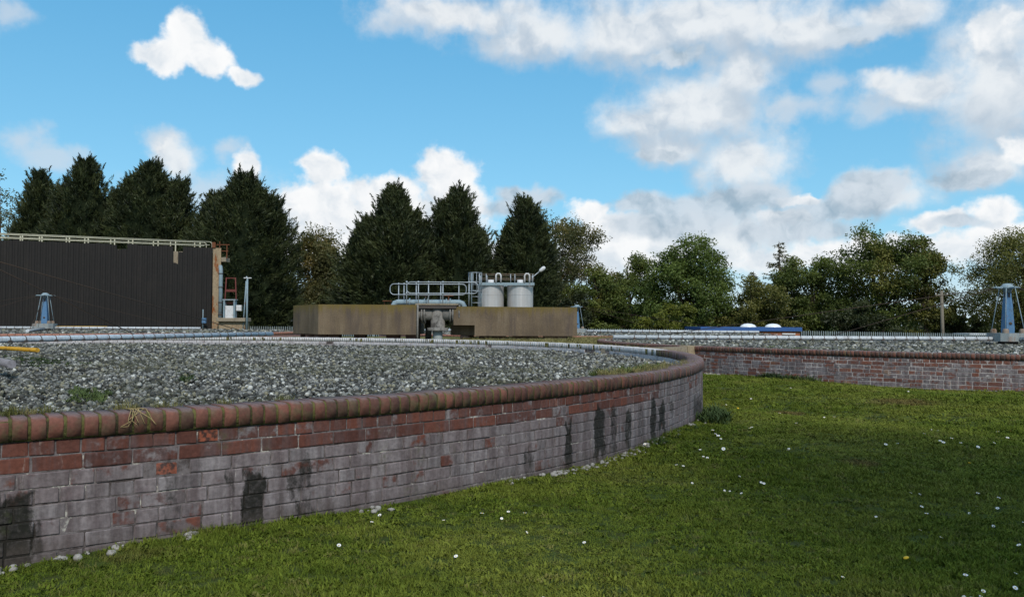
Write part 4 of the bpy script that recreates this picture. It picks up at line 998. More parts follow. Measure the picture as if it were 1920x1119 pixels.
# ------------------------------------------------------------------ palisade fences
def fence(px0, px1, Y0, Y1, yt0, yt1, label):
    A = at(px0, yt0, Y0); B = at(px1, yt1, Y1); L = (B - A).length; h = 1.95
    t = thing('palisade_fence', label, 'fence', (A.x, A.y, A.z - h), 'steel palisade fences below the trees')
    D = (B - A); k = int(L / .155); b = MB()
    dirn = D.normalized(); rz = math.atan2(dirn.y, dirn.x)
    for i in range(k + 1):
        p = D * (i / k); w = .034
        c_, s_ = math.cos(rz) * w, math.sin(rz) * w
        z0, z1 = .05 + p.z, h - .06 + p.z
        vs = [(p.x - c_, p.y - s_, z0), (p.x + c_, p.y + s_, z0), (p.x + c_, p.y + s_, z1), (p.x, p.y, z1 + .06), (p.x - c_, p.y - s_, z1)]
        nx, ny = -math.sin(rz) * .02, math.cos(rz) * .02
        vs += [(x + nx, y + ny, z) for x, y, z in vs]
        b._add(vs, [(0, 1, 2, 3, 4), (9, 8, 7, 6, 5), (0, 5, 6, 1), (1, 6, 7, 2), (2, 7, 8, 3), (3, 8, 9, 4), (4, 9, 5, 0)])
    tag(b.build('pales', M_PALISADE, t), kind='stuff')
    for z in (.35, h - .4):
        b = MB(); b.tube([Vector((0, .05, z)), D + Vector((0, .05, z))], .03, 4); b.build('rail', M_PALISADE, t)
    m = max(2, int(L / 2.75))
    for i in range(m + 1):
        p = D * (i / m); MB().box((p.x, p.y + .09, p.z + h / 2 - .1), (.09, .06, h)).build('post', M_PALISADE, t)
fence(470, 552, 62, 62, 611, 611.5, 'grey steel palisade fence between the lamp post and the concrete tank')
fence(552, 1312, 62, 60, 611.5, 617, 'grey steel palisade fence running behind the concrete tanks')
fence(1503, 1960, 58, 60, 619.5, 627, 'grey steel palisade fence right of the blue edged building')

# ------------------------------------------------------------------ pole and wires
def build_pole():
    Y = 60; p = at(1768, 632, Y); g = thing('utility_pole', 'leaning grey wooden utility pole before the trees', 'pole', (p.x, Y, -1.6))
    top = at(1765.5, 545, Y); MB().tube([(0, 0, 0), (top.x - p.x, 0, top.z + 1.6)], [.13, .10], 10).build('shaft', M_WOOD, g)
    z = top.z + 1.3; MB().box((top.x - p.x, 0, z), (.9, .08, .08)).build('crossarm', M_WOOD, g)
    for s in (-.4, .4): MB().lathe([(.03, 0), (.05, .06), (.0, .12)], 8, (top.x - p.x + s, 0, z + .04)).build('insulator', M_CABINET, g)
    for k, s in enumerate((-.4, .4)):
        b = MB(); b.tube(rail_path((top.x + s, Y, z - 1.45), at(1990, 520 + k * 8, 66), .35, 12), .012, 4); o = b.build('overhead_wire', M_WIRE)
        tag(o, 'thin overhead wire running right from the utility pole', 'wire', 'overhead wires at the utility pole')
build_pole()

# ------------------------------------------------------------------ trees
def leaf_cards(C, axis, ln, wd, tint, roll=None):
    """pointed leaf cards: centre C (N,3), long axis (N,3), length, width -> verts, faces, tint"""
    n = len(C); ax = axis / (np.linalg.norm(axis, axis=1, keepdims=True) + 1e-9)
    r = RNG.normal(size=(n, 3)); sd = np.cross(ax, r); sd /= (np.linalg.norm(sd, axis=1, keepdims=True) + 1e-9)
    up = np.cross(ax, sd)
    l = ln[:, None] * .5; w = wd[:, None] * .5
    V = np.stack([C - ax * l, C + sd * w - up * w * .25 + ax * l * .1, C + ax * l, C - sd * w - up * w * .25 + ax * l * .1], 1).reshape(-1, 3)
    Fq = np.arange(n * 4).reshape(-1, 4)
    return V, Fq, np.repeat(tint, 4)
def unit(n):
    v = RNG.normal(size=(n, 3)); return v / np.linalg.norm(v, axis=1, keepdims=True)
def lumpy(v, seed, f=1.0):
    return np.sin(v[:, 0] * 2.1 * f + seed) * np.sin(v[:, 1] * 1.9 * f + seed * 1.7) + np.sin(v[:, 2] * 2.3 * f + seed * .6 + v[:, 0] * f)

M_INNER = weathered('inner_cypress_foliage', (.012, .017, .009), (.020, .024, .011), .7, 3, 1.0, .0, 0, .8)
LEAF = {
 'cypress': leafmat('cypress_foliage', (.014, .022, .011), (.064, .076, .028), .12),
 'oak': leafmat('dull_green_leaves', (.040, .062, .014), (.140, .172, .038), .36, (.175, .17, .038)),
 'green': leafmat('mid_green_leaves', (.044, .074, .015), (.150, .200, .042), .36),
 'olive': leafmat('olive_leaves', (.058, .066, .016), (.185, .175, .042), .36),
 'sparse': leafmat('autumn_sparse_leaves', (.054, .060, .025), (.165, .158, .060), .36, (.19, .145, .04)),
 'yellow': leafmat('yellow_green_leaves', (.06, .08, .012), (.17, .18, .025), .35),
 'dark': leafmat('dark_hedge_leaves', (.018, .024, .010), (.046, .055, .018), .15),  # darker leaf colours for low bushes and the far wood
}
def ground_at(px, Y): return float(ground_z(pxl(px, Y), Y))
def cypress(px, ytop, hw, Y, label, seed, tips=1, lean=0):
    rs = np.random.default_rng(seed)
    x0 = pxl(px, Y); z0 = ground_at(px, Y) - .05; H = zpx(px, ytop, Y) - z0; R = hw / F * Y
    t = thing('cypress_tree', label, 'tree', (x0, Y, z0), 'dark cypress trees behind the works')
    MB().tube([(0, 0, 0), (.05, 0, H * .5), (0, 0, H * .93)], [.32, .2, .04], 8).build('trunk', M_BARK, t)
    def env(h):                                                    # radius at relative height
        return R * np.clip(1 - h ** 2.3, 0, 1) ** .92 * (0.86 + .14 * np.clip(h / .25, 0, 1))
    subs = [(0.0, 0.0, 1.0, .80)]
    for k in range(2 + tips):
        aa = rs.uniform(0, 2 * PI) if k > 1 else (.15 * rs.normal() + (PI if k else 0)); dd = R * rs.uniform(.30, .52)
        subs.append((dd * math.cos(aa), dd * math.sin(aa) * .7, rs.uniform(.66, .96), rs.uniform(.40, .64)))
    B = []; HH = []; AA = []
    for (ox, oy, hs_, rs_) in subs:
        m = int(1000 * rs_); h = rs.random(m) ** .85 * .985; a = rs.random(m) * 2 * PI; ph = rs.random() * 9
        lob = .97 + .15 * np.sin(3 * a + ph) * np.sin(h * 9 + ph) + .13 * np.sin(7 * a + h * 21 + ph * 2) + rs.normal(0, .06, m)
        rr = env(h) * rs_ * lob * rs.uniform(.70, 1.0, m)
        B.append(np.stack([ox * (.5 + .5 * h) + rr * np.cos(a), oy * (.5 + .5 * h) + rr * np.sin(a), h * H * hs_], 1)); HH.append(h); AA.append(a)
    base = np.concatenate(B); h = np.concatenate(HH); a = np.concatenate(AA); n = len(base)
    steep = np.clip(.30 + 1.1 * h ** 2 + rs.normal(0, .25, n), .05, 2.2)
    dr = np.stack([np.cos(a), np.sin(a), steep], 1); dr /= np.linalg.norm(dr, axis=1, keepdims=True)
    pl = rs.uniform(.6, 1.8, n) * (1.0 - .55 * h)
    far = rs.random(n) < .16                                        # long feathery sprays that break the outline
    pl[far] = rs.uniform(1.4, 2.6, far.sum()) * (1 - .5 * h[far]); thin = np.where(far, .13, .25)
    # leaders at the top
    for (ox, oy, hs_, rs_) in subs:
        off = np.array([ox, oy, H * hs_ * .985])
        m = 42; hh = rs.random(m); 
        bb = off + np.stack([rs.normal(0, .30, m) * (1 - hh), rs.normal(0, .30, m) * (1 - hh), -2.6 + hh * 2.3], 1)
        dd = np.stack([rs.normal(0, .5, m), rs.normal(0, .5, m), np.full(m, 1.2)], 1); dd /= np.linalg.norm(dd, axis=1, keepdims=True)
        base = np.concatenate([base, bb]); dr = np.concatenate([dr, dd]); pl = np.concatenate([pl, rs.uniform(.5, 1.2, m)]); thin = np.concatenate([thin, np.full(m, .12)])
    n = len(base); per = 46
    s = rs.random((n, per)); bend = np.array([0, 0, .25])
    P = base[:, None] + dr[:, None] * (pl[:, None] * s)[..., None] + bend * ((s ** 2) * pl[:, None])[..., None]
    spread = (thin[:, None] * (1 - .75 * s))[..., None] * rs.normal(0, 1, (n, per, 3)); P = P + spread
    ax = dr[:, None] * 1.1 + rs.normal(0, .42, (n, per, 3)) + np.array([0, 0, .15])
    lowf = .24 * np.sin(base[:, 0] * 1.3 + seed) * np.sin(base[:, 2] * 1.1 + seed * 2) + .16 * np.sin(base[:, 2] * 2.7 + base[:, 0] * 1.9)  # lit and shaded clumps painted into the foliage tone
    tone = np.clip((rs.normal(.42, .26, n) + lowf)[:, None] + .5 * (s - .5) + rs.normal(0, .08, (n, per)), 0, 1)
    P = P.reshape(-1, 3); ax = ax.reshape(-1, 3); N = len(P)
    keep = P[:, 2] > .2; P, ax, tone = P[keep], ax[keep], tone.reshape(-1)[keep]; N = len(P)
    V, Fq, ti = leaf_cards(P, ax, rs.uniform(.24, .52, N), rs.uniform(.045, .09, N), tone)
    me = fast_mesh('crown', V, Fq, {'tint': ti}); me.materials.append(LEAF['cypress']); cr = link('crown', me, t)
    # dense shaded foliage inside
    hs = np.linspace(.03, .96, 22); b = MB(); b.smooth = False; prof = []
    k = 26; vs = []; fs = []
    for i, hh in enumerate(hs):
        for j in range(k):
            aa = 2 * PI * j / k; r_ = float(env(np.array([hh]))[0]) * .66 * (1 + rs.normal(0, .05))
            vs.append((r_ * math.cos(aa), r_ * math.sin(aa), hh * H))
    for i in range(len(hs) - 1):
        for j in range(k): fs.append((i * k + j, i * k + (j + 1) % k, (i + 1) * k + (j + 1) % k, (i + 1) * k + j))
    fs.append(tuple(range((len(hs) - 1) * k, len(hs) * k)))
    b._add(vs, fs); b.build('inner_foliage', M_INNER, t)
    return t
def broadleaf(px, ytop, hw, Y, mat, label, seed, clumps=70, per=340, leaf=.2, low=.18, sparse=0.0, name='broadleaf_tree', cat='tree', crad=1.0, group='broadleaf trees beyond the fence', squash=1.0, trunk_r=.28):
    rs = np.random.default_rng(seed)
    x0 = pxl(px, Y); z0 = ground_at(px, Y) - .05; H = zpx(px, ytop, Y) - z0; R = hw / F * Y
    t = thing(name, label, cat, (x0, Y, z0), group)
    cz = H * (low + 1) / 2; rz_ = H * (1 - low) / 2
    # clump centres: mostly near the outside of an uneven crown
    v = rs.normal(size=(clumps, 3)); v /= np.linalg.norm(v, axis=1, keepdims=True)
    rad = rs.random(clumps) ** .38 * (1 + .16 * lumpy(v * 1.6, seed)) * .86
    taper = 1 - .28 * np.clip(v[:, 2] * rad, 0, 1)
    cc = np.stack([v[:, 0] * rad * R * taper, v[:, 1] * rad * R * .85 * taper, cz + v[:, 2] * rad * rz_], 1)
    cr_ = np.clip(rs.normal(.155, .04, clumps), .08, .26) * (R + rz_) * .5 * 1.28 * crad
    top_ = (cc[:, 2] + cr_ * .62).max(); bot_ = (cc[:, 2] - cr_ * .5).min(); lo_ = H * low
    cc[:, 2] = lo_ + (cc[:, 2] - bot_) * (H - lo_) / (top_ - bot_)
    ex = (np.abs(cc[:, 0]) + cr_ * .8).max(); cc[:, :2] *= R / ex
    # limbs
    b = MB(); fork = H * max(low + .08, .16)
    b.tube([(0, 0, -.1), (rs.normal(0, .1), 0, fork * .6), (rs.normal(0, .15), rs.normal(0, .15), fork), (rs.normal(0, .3), 0, H * .62), (rs.normal(0, .4), 0, H * .86)], [trunk_r * 1.25, trunk_r, trunk_r * .8, trunk_r * .4, .05], 8)
    for i in range(0, clumps, 2 if clumps > 40 else 1):
        e = cc[i]; zs = fork + (e[2] - fork) * rs.uniform(.15, .55); zs = max(fork * .7, min(zs, H * .75))
        mid = np.array([e[0] * .45, e[1] * .45, zs + (e[2] - zs) * .35]); rr = trunk_r * rs.uniform(.16, .32)
        b.tube([(0, 0, zs), mid, e], [rr, rr * .65, .02], 5, False)
    b.build('trunk', M_BARK, t)
    # leaves
    nn = np.maximum(40, (1.2 * per * (cr_ / cr_.mean()) ** 2 * (1 - sparse * rs.random(clumps)))).astype(int)
    idx = np.repeat(np.arange(clumps), nn); N = len(idx)
    u = rs.normal(size=(N, 3)); u /= np.linalg.norm(u, axis=1, keepdims=True)
    r = cr_[idx] * (rs.random(N) ** .5) * (1 + .25 * lumpy(u * 2.2, seed + idx * .37)) 
    P = cc[idx] + u * r[:, None] * np.array([1.12, 1.12, .82])
    ax = u * .6 + rs.normal(0, .8, (N, 3)) + np.array([0, 0, -.25])
    tone = np.clip(rs.normal(.45, .2, clumps)[idx] + .25 * u[:, 2] + rs.normal(0, .15, N), 0, 1)  # clump tops lighter: sunlit highlights put into the leaf colour
    keep = P[:, 2] > .15; P, ax, tone = P[keep], ax[keep], tone[keep]; N = len(P)
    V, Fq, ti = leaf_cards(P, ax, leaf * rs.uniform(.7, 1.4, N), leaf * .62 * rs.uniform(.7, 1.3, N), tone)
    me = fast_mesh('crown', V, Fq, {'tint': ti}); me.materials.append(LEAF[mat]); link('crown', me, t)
    return t
def larch(px, ytop, hw, Y, label, seed):
    rs = np.random.default_rng(seed)
    x0 = pxl(px, Y); z0 = ground_at(px, Y) - .05; H = zpx(px, ytop, Y) - z0; R = hw / F * Y
    t = thing('larch_tree', label, 'tree', (x0, Y, z0), 'thin conifers among the broadleaf trees')
    b = MB(); b.tube([(0, 0, 0), (.05, 0, H * .6), (0, 0, H)], [.22, .12, .02], 7)
    C = []; A = []
    nb = 70
    for i in range(nb):
        h = .25 + .74 * (i / nb); a = rs.random() * 2 * PI; L = R * (1.06 - h) / .75 * rs.uniform(.7, 1.15) + .15; z = h * H
        ca, sa = math.cos(a), math.sin(a); p0 = np.array([0, 0, z]); p1 = np.array([ca * L * .55, sa * L * .55, z + .02 * L]); p2 = np.array([ca * L, sa * L, z + L * .12])
        b.tube([p0, p1, p2], [.035, .02, .008], 4, False)
        k = int(26 * L) + 4; s = rs.random(k)
        pp = np.where(s[:, None] < .5, p0 + (p1 - p0) * (s[:, None] * 2), p1 + (p2 - p1) * (s[:, None] * 2 - 1)) + rs.normal(0, .06, (k, 3)) - np.array([0, 0, .08])
        C.append(pp); A.append(rs.normal(0, .5, (k, 3)) + np.array([ca, sa, -.3]))
    b.build('trunk', M_BARK, t); C = np.concatenate(C); A = np.concatenate(A); N = len(C)
    V, Fq, ti = leaf_cards(C, A, rs.uniform(.16, .34, N), rs.uniform(.05, .09, N), rs.random(N))
    me = fast_mesh('crown', V, Fq, {'tint': ti}); me.materials.append(LEAF['sparse']); link('crown', me, t); return t

cypress(70, 326, 76, 78, 'dark cypress tree leaning on the thin leaved tree behind the tower', 11, 1)
cypress(156, 302, 112, 74, 'tall dark cypress tree with twin tips behind the tower', 12, 3)
cypress(278, 308, 116, 73, 'broad dark cypress tree with blunt top behind the tower', 13, 4)
cypress(455, 331, 128, 70, 'broad bushy dark cypress tree behind the tower corner and lamp post', 14, 4)
cypress(738, 356, 112, 70, 'broad dark cypress tree with two tips behind the left concrete tank', 15, 3)
cypress(858, 361, 84, 71, 'slender dark cypress tree rising behind the caged ladder', 16, 1)
cypress(984, 380, 84, 72, 'dark cypress tree growing in front of the thin crowned tree', 17, 1)
broadleaf(-5, 300, 75, 82, 'sparse', 'thin grey leaved tree beside the dark cypress at the tower', 21, 60, 130, .19, .2, .6, crad=.8)
broadleaf(594, 424, 66, 76, 'sparse', 'small tree with yellowing leaves between the two cypress groups', 22, 70, 420, .19, .02, .0, crad=1.25)
broadleaf(1048, 383, 122, 80, 'sparse', 'large thin crowned tree behind the steel cylinders', 23, 120, 260, .19, .08, .45, crad=.85)
broadleaf(1120, 500, 78, 75, 'oak', 'low dark green tree behind the small hooded distributor mast', 24, 60, 330, .2, .02)
broadleaf(1180, 474, 80, 79, 'oak', 'rounded dull green tree between the thin tree and the bright tree', 25, 60, 280, .2, .05)
broadleaf(1288, 442, 108, 74, 'green', 'large bright green tree with rounded crown above the yellow bush', 26, 95, 360, .2, .03)
broadleaf(1255, 568, 64, 66, 'yellow', 'low yellow green bush in front of the bright green tree', 27, 34, 260, .19, .0, 0, 'leafy_bush', 'bush', group=None, trunk_r=.09)
larch(1461, 452, 62, 77, 'bare looking larch tree standing taller than its neighbours', 28)
larch(1413, 508, 36, 77, 'small bare looking larch tree beside the taller one', 29)
broadleaf(1412, 518, 92, 72, 'olive', 'low brownish green tree behind the blue edged building', 30, 50, 280, .19, .0, trunk_r=.15)
broadleaf(1522, 476, 92, 76, 'oak', 'mid green tree beside the taller larch', 31, 70, 300, .2, .02)
broadleaf(1655, 421, 118, 74, 'oak', 'large spreading green tree behind the steel fence', 32, 110, 250, .2, .10, .25, crad=.92)
broadleaf(1738, 440, 52, 72, 'olive', 'yellowing tree leaning out beside the utility pole', 33, 46, 210, .2, .12, .3)
broadleaf(1610, 560, 70, 68, 'dark', 'low dark bush under the large spreading tree', 34, 40, 260, .2, 0, trunk_r=.1, name='leafy_bush', cat='bush', group=None)
broadleaf(1918, 424, 150, 70, 'olive', 'dense olive green tree behind the blue distributor mast', 35, 120, 380, .15, .02, crad=1.0)
broadleaf(1800, 575, 46, 72, 'dark', 'low dark bush between the utility pole and the olive tree', 36, 30, 260, .2, 0, trunk_r=.1, name='leafy_bush', cat='bush', group=None)
broadleaf(640, 545, 52, 73, 'dark', 'low dark bush left of the broad cypress with two tips', 37, 30, 280, .2, 0, trunk_r=.1, name='leafy_bush', cat='bush', group=None)
broadleaf(1060, 548, 62, 70, 'dark', 'low dark bush behind the right end of the concrete tank', 38, 40, 280, .2, 0, trunk_r=.1, name='leafy_bush', cat='bush', group=None)
def added_shade_tree():
    x, y = 6.6, -4.7  # added out of view so its shadow darkens the near lawn
    t = broadleaf(960, 0, 100, 60, 'green', 'added leafy tree, unseen behind the view, casting shade on the near lawn', 61, 60, 300, .2, .25)
    t.location = (x, y, -.02); k = 11.5 / (zpx(960, 0, 60) + 1.25); t.scale = (k * 2.0, k * 1.7, k)
added_shade_tree()
def far_wood():
    rs = np.random.default_rng(50); n = 26000
    X = rs.uniform(-75, 85, n); Y = rs.uniform(90, 104, n)
    top = 2.6 + 1.1 * np.sin(X * .21) + .8 * np.sin(X * .53 + 1) + .4 * np.sin(X * 1.7)
    Z = -1.3 + (top + 1.3) * rs.random(n) ** .6 + rs.normal(0, .2, n)
    V, Fq, ti = leaf_cards(np.stack([X, Y, Z], 1), rs.normal(size=(n, 3)), rs.uniform(.4, .8, n), rs.uniform(.25, .5, n), rs.random(n))
    me = fast_mesh('far_wood', V, Fq, {'tint': ti}); me.materials.append(LEAF['dark'])
    tag(link('far_wood', me), 'far dark belt of woodland behind the nearer trees', None, None, 'stuff')
far_wood()

# ------------------------------------------------------------------ lawn
def lawn_spot(px, py): Y = EYE * F / (py - hz(px)); return (pxl(px, Y), Y)
WORN = [(*lawn_spot(1690, 755), .5, .55), (*lawn_spot(1612, 872), .16, .22), (*lawn_spot(1480, 765), .2, .3)]
def m_blade(T, b):
    r = T.rand(); p = T.pos(); n = T.noise(p, .42, 4, .6); n2 = T.noise(p, 2.6, 4, .65)
    c = T.mix(r, (.060, .091, .009), (.128, .160, .021))
    c = T.mix(T.ramp(n, .42, .62, 0, .75), c, (.165, .178, .030))
    c = T.mix(T.ramp(n2, .52, .72, 0, .6), c, (.032, .050, .007))
    c = T.mix(T.ramp(T.math('FRACT', T.math('MULTIPLY', r, 9.7)), .90, .96, 0, .55), c, (.17, .14, .055))
    c = T.mix(T.math('MULTIPLY', T.ramp(T.noise(p, .9, 3, .5), .60, .72), .55), c, (.115, .10, .032))
    x, y, z = T.sep(p); wb = T.math('MULTIPLY', T.math('SUBTRACT', T.noise(p, 5, 4, .65), .5), 1.6)
    for (wx, wy, rx, ry) in WORN:
        dd = T.vec('MULTIPLY_ADD', p, (1 / rx, 1 / ry, 0), (-wx / rx, -wy / ry, 0))
        c = T.mix(T.ramp(T.math('ADD', T.vec('LENGTH', dd), wb), .5, 1.2, .75, 0), c, (.13, .085, .035))
    T.put(b.inputs['Base Color'], c)
M_BLADE = material('lawn_blades', m_blade, .85, .08)
def m_dryblade(T, b):
    r = T.rand(); c = T.mix(r, (.10, .105, .03), (.28, .23, .10)); T.put(b.inputs['Base Color'], c)
M_DRY = material('dry_grass_blades', m_dryblade, .8, .15)
def m_weed(T, b):
    r = T.rand(); c = T.mix(r, (.03, .055, .015), (.10, .13, .03)); T.put(b.inputs['Base Color'], c)
M_WEED = material('weed_leaves', m_weed, .7, .25)
def tuft_mesh(name, seed, blades, h, spread, width, mat, lean=.5):
    rs = random.Random(seed); b = MB()
    for i in range(blades):
        a = rs.uniform(0, 2 * PI); r = spread * math.sqrt(rs.random()); x, y = r * math.cos(a), r * math.sin(a)
        la = rs.uniform(0, 2 * PI); L = h * rs.uniform(.6, 1.25); ln = rs.uniform(.1, lean) * L * 1.4; w = width * rs.uniform(.7, 1.3)
        px, py = -math.sin(la) * w / 2, math.cos(la) * w / 2; dx, dy = math.cos(la), math.sin(la)
        b._add([(x - px, y - py, -.004), (x + px, y + py, -.004), (x + dx * ln * .35 + px * .8, y + dy * ln * .35 + py * .8, L * .6), (x + dx * ln * .35 - px * .8, y + dy * ln * .35 - py * .8, L * .6), (x + dx * ln, y + dy * ln, L * .95)],
               [(0, 1, 2, 3), (3, 2, 4)])
    me = b.mesh(name); me.materials.append(mat); return me
TUFTS = piece_collection('tuft_shape', [tuft_mesh('tuft_%d' % i, i + 3, 36, .026, .045, .0028, M_BLADE, 1.0) for i in range(5)] + [tuft_mesh('clover_%d' % i, i + 30, 22, .020, .05, .011, M_BLADE, 1.0) for i in range(2)])
def lawn():
    rs = np.random.default_rng(77); n = 420000
    X = rs.uniform(-7.5, 17, n); Y = rs.uniform(1.6, 20.5, n); d = np.hypot(X, Y)
    dens = np.interp(d, [2, 5, 8, 12, 20], [900, 800, 430, 230, 120]); dm = n / (24.5 * 18.9)
    k = rs.random(n) < dens / dm
    k &= np.abs(X) < .72 * Y + 1.5
    k &= np.hypot(X - C1[0], Y - C1[1]) > RB + .005 + .02 * rs.random(n)
    k &= np.hypot(X - C2[0], Y - C2[1]) > RB + .01
    k &= Y < yline(X) + .05
    X, Y, d = X[k], Y[k], d[k]; m = len(X)
    P = np.stack([X, Y, ground_z(X, Y) - .002], 1)
    rot = np.stack([rs.normal(0, .12, m), rs.normal(0, .12, m), rs.random(m) * 2 * PI], 1)
    s = np.interp(d, [2, 5, 8, 12, 20], [.82, .9, 1.15, 1.5, 2.0]) * rs.uniform(.7, 1.3, m)
    pt = .8 + .15 * np.sin(X * 5.1 + Y * 2.3) * np.sin(Y * 4.7) + .35 * np.sin(X * 1.3 + np.sin(Y * 1.1) * 2) * np.sin(Y * 1.7 + X * .4)
    tall = 1 + 1.1 * np.exp(-((np.hypot(X - C1[0], Y - C1[1]) - RB) / .10) ** 2) * rs.random(m) * .6 + .8 * np.exp(-((np.hypot(X - C2[0], Y - C2[1]) - RB) / .12) ** 2)
    zz = np.interp(d, [5, 12, 20], [1, .8, .6])
    scl = np.stack([s, s, s * pt * tall * zz], 1)
    o = scatter('lawn_grass', P, rot, scl, rs.integers(0, 7, m), TUFTS)
    return tag(o, 'short green lawn grass in front of the brick beds', None, None, 'stuff')
lawn()
DRYT = piece_collection('dry_tuft_shape', [tuft_mesh('dry_tuft_%d' % i, i + 60, 16, .11, .06, .006, M_DRY, .9) for i in range(4)])
WEEDT = piece_collection('weed_shape', [tuft_mesh('weed_%d' % i, i + 90, 22, .10, .06, .014, M_WEED, .9) for i in range(4)])
def bank_grass():
    rs = np.random.default_rng(78); n = 60000
    X = rs.uniform(-2, 7, n); Y = rs.uniform(17.3, 37, n)
    k = (np.hypot(X - C1[0], Y - C1[1]) > RB + .03) & (np.hypot(X - C2[0], Y - C2[1]) > RB + .03) & (np.hypot(X - C3[0], Y - C3[1]) > RB + .1) & (Y > yline(X) + .25)
    k &= rs.random(n) < .5
    k &= ~((Y > YB - .2) & (Y < YB + 4) & (X < 3))
    X, Y = X[k], Y[k]; m = len(X)
    s = rs.uniform(1.0, 2.0, m)
    o = scatter('bank_grass', np.stack([X, Y, ground_z(X, Y) - .01], 1), np.stack([rs.normal(0, .2, m), rs.normal(0, .2, m), rs.random(m) * 6.28], 1), np.stack([s, s, s * .55], 1), rs.integers(0, 4, m), DRYT)
    tag(o, 'dry yellow grass on the bank behind the nearest bed', None, None, 'stuff')
bank_grass()

# ------------------------------------------------------------------ weeds on walls and stones
def clump(name, label, pts, coll, cat='weeds', grp=None, zs=1.0, sc=1.0, seed=1, nsub=4):
    """one plant patch: tufts joined into one mesh"""
    rs = random.Random(seed); b = MB(); mats = None; src = list(coll.objects)
    for p in pts:
        o = rs.choice(src); me = o.data; s = sc * rs.uniform(.6, 1.3)
        Mx = Matrix.Translation(p) @ Matrix.Rotation(rs.uniform(0, 6.28), 4, 'Z') @ Matrix.Rotation(rs.gauss(0, .2), 4, 'X') @ Matrix.Diagonal((s, s, s * zs, 1))
        b.M = Mx; b._add([v.co for v in me.vertices], [list(f.vertices) for f in me.polygons]); mats = me.materials[0]
    o = b.build(name, mats); return tag(o, label, cat, grp)
def on_rim(px, back, z=TOP1, jit=0.0):
    s, t = arc_of(px); a = s / RB; r = RB - back
    return Vector((C1[0] + r * math.cos(a), C1[1] + r * math.sin(a), z))
random.seed(21)
clump('weed_clump', 'green weeds growing on the coping at the far bend of the nearest wall', [on_rim(random.uniform(1190, 1285), random.uniform(.16, .5), TOP1 - .03) for _ in range(34)], WEEDT, seed=2, sc=.62)
clump('dry_grass_patch', 'dry straw coloured grass on the coping at the wall bend', [on_rim(random.uniform(1170, 1312), random.uniform(.07, .3), TOP1 - .012) for _ in range(120)], DRYT, 'grass', seed=3, sc=.5)
clump('weed_clump', 'bushy dark weeds at the foot of the wall bend on the lawn', [Vector((p.x + random.uniform(.02, .25), p.y + random.uniform(-.25, .5), .0)) for p in [on_rim(random.uniform(1300, 1319), -.06) for _ in range(46)]], WEEDT, seed=4, sc=1.0)
clump('weed_clump', 'low weeds at the foot of the stained wall beside pale stones', [on_rim(random.uniform(1205, 1290), random.uniform(-.2, -.04), .0) for _ in range(30)], WEEDT, seed=5, sc=.6)
def on_stones(px, py, z=TOP1 - .15):
    Y = (EYE - z) * F / (py - hz(px)); return Vector((pxl(px, Y), Y, z))
clump('moss_patch', 'bright green moss patch among the grey stones near the wall', [on_stones(random.gauss(172, 22), random.gauss(741, 6)) for _ in range(70)], WEEDT, 'moss', seed=6, sc=.42, zs=.6)
clump('moss_patch', 'dark moss patch among the grey stones by the yellow pipe', [on_stones(random.gauss(75, 40), random.gauss(677, 5)) for _ in range(80)], WEEDT, 'moss', seed=7, sc=.5, zs=.5)
clump('moss_patch', 'small moss tuft among the grey stones beyond the bright patch', [on_stones(random.gauss(350, 9), random.gauss(708, 4)) for _ in range(18)], WEEDT, 'moss', seed=8, sc=.45, zs=.6)
for i, (px, n_) in enumerate(((30, 16), (68, 8), (100, 9), (262, 10), (330, 6), (448, 6), (560, 7))):
    clump('grass_tuft', ['dry grass tuft at the stones edge of the coping, first from the yellow pipe end', 'small grass tuft on coping beside the first tuft', 'grass tuft rooted in coping below the bright moss patch', 'trailing straw tuft hanging over the coping above the spalled brick', 'small straw tuft on the coping just past the trailing one', 'tiny grass tuft on the coping past the spalled bricks', 'mossy tuft on the coping above the tall black stain'][i],
          [on_rim(px + random.gauss(0, 9), random.uniform(.14, .24), TOP1 - .015) for _ in range(n_)], DRYT, 'grass', 'grass tufts on the coping', seed=30 + i, sc=.45)
def trailing():
    b = MB(); rs = random.Random(4)
    for k in range(9):
        p = on_rim(262 + rs.uniform(-10, 16), .17, TOP1 + .004); q = on_rim(265 + rs.uniform(-28, 30), -.012 - rs.random() * .01, TOP1 - rs.uniform(.02, .09)); m = (p + q) / 2; m = on_rim(264 + rs.uniform(-15, 18), .02, TOP1 + .012)
        b.tube([p, m, q, q + Vector((rs.uniform(-.06, .06), rs.uniform(-.03, .03), -rs.uniform(.0, .03)))], .0018, 4, False)
    tag(b.build('straw_strands', weathered('straw', (.34, .26, .12), (.22, .16, .07), .5, 9, .8, .2)), 'loose straw strands looped over the front of the coping', 'straw')
trailing()
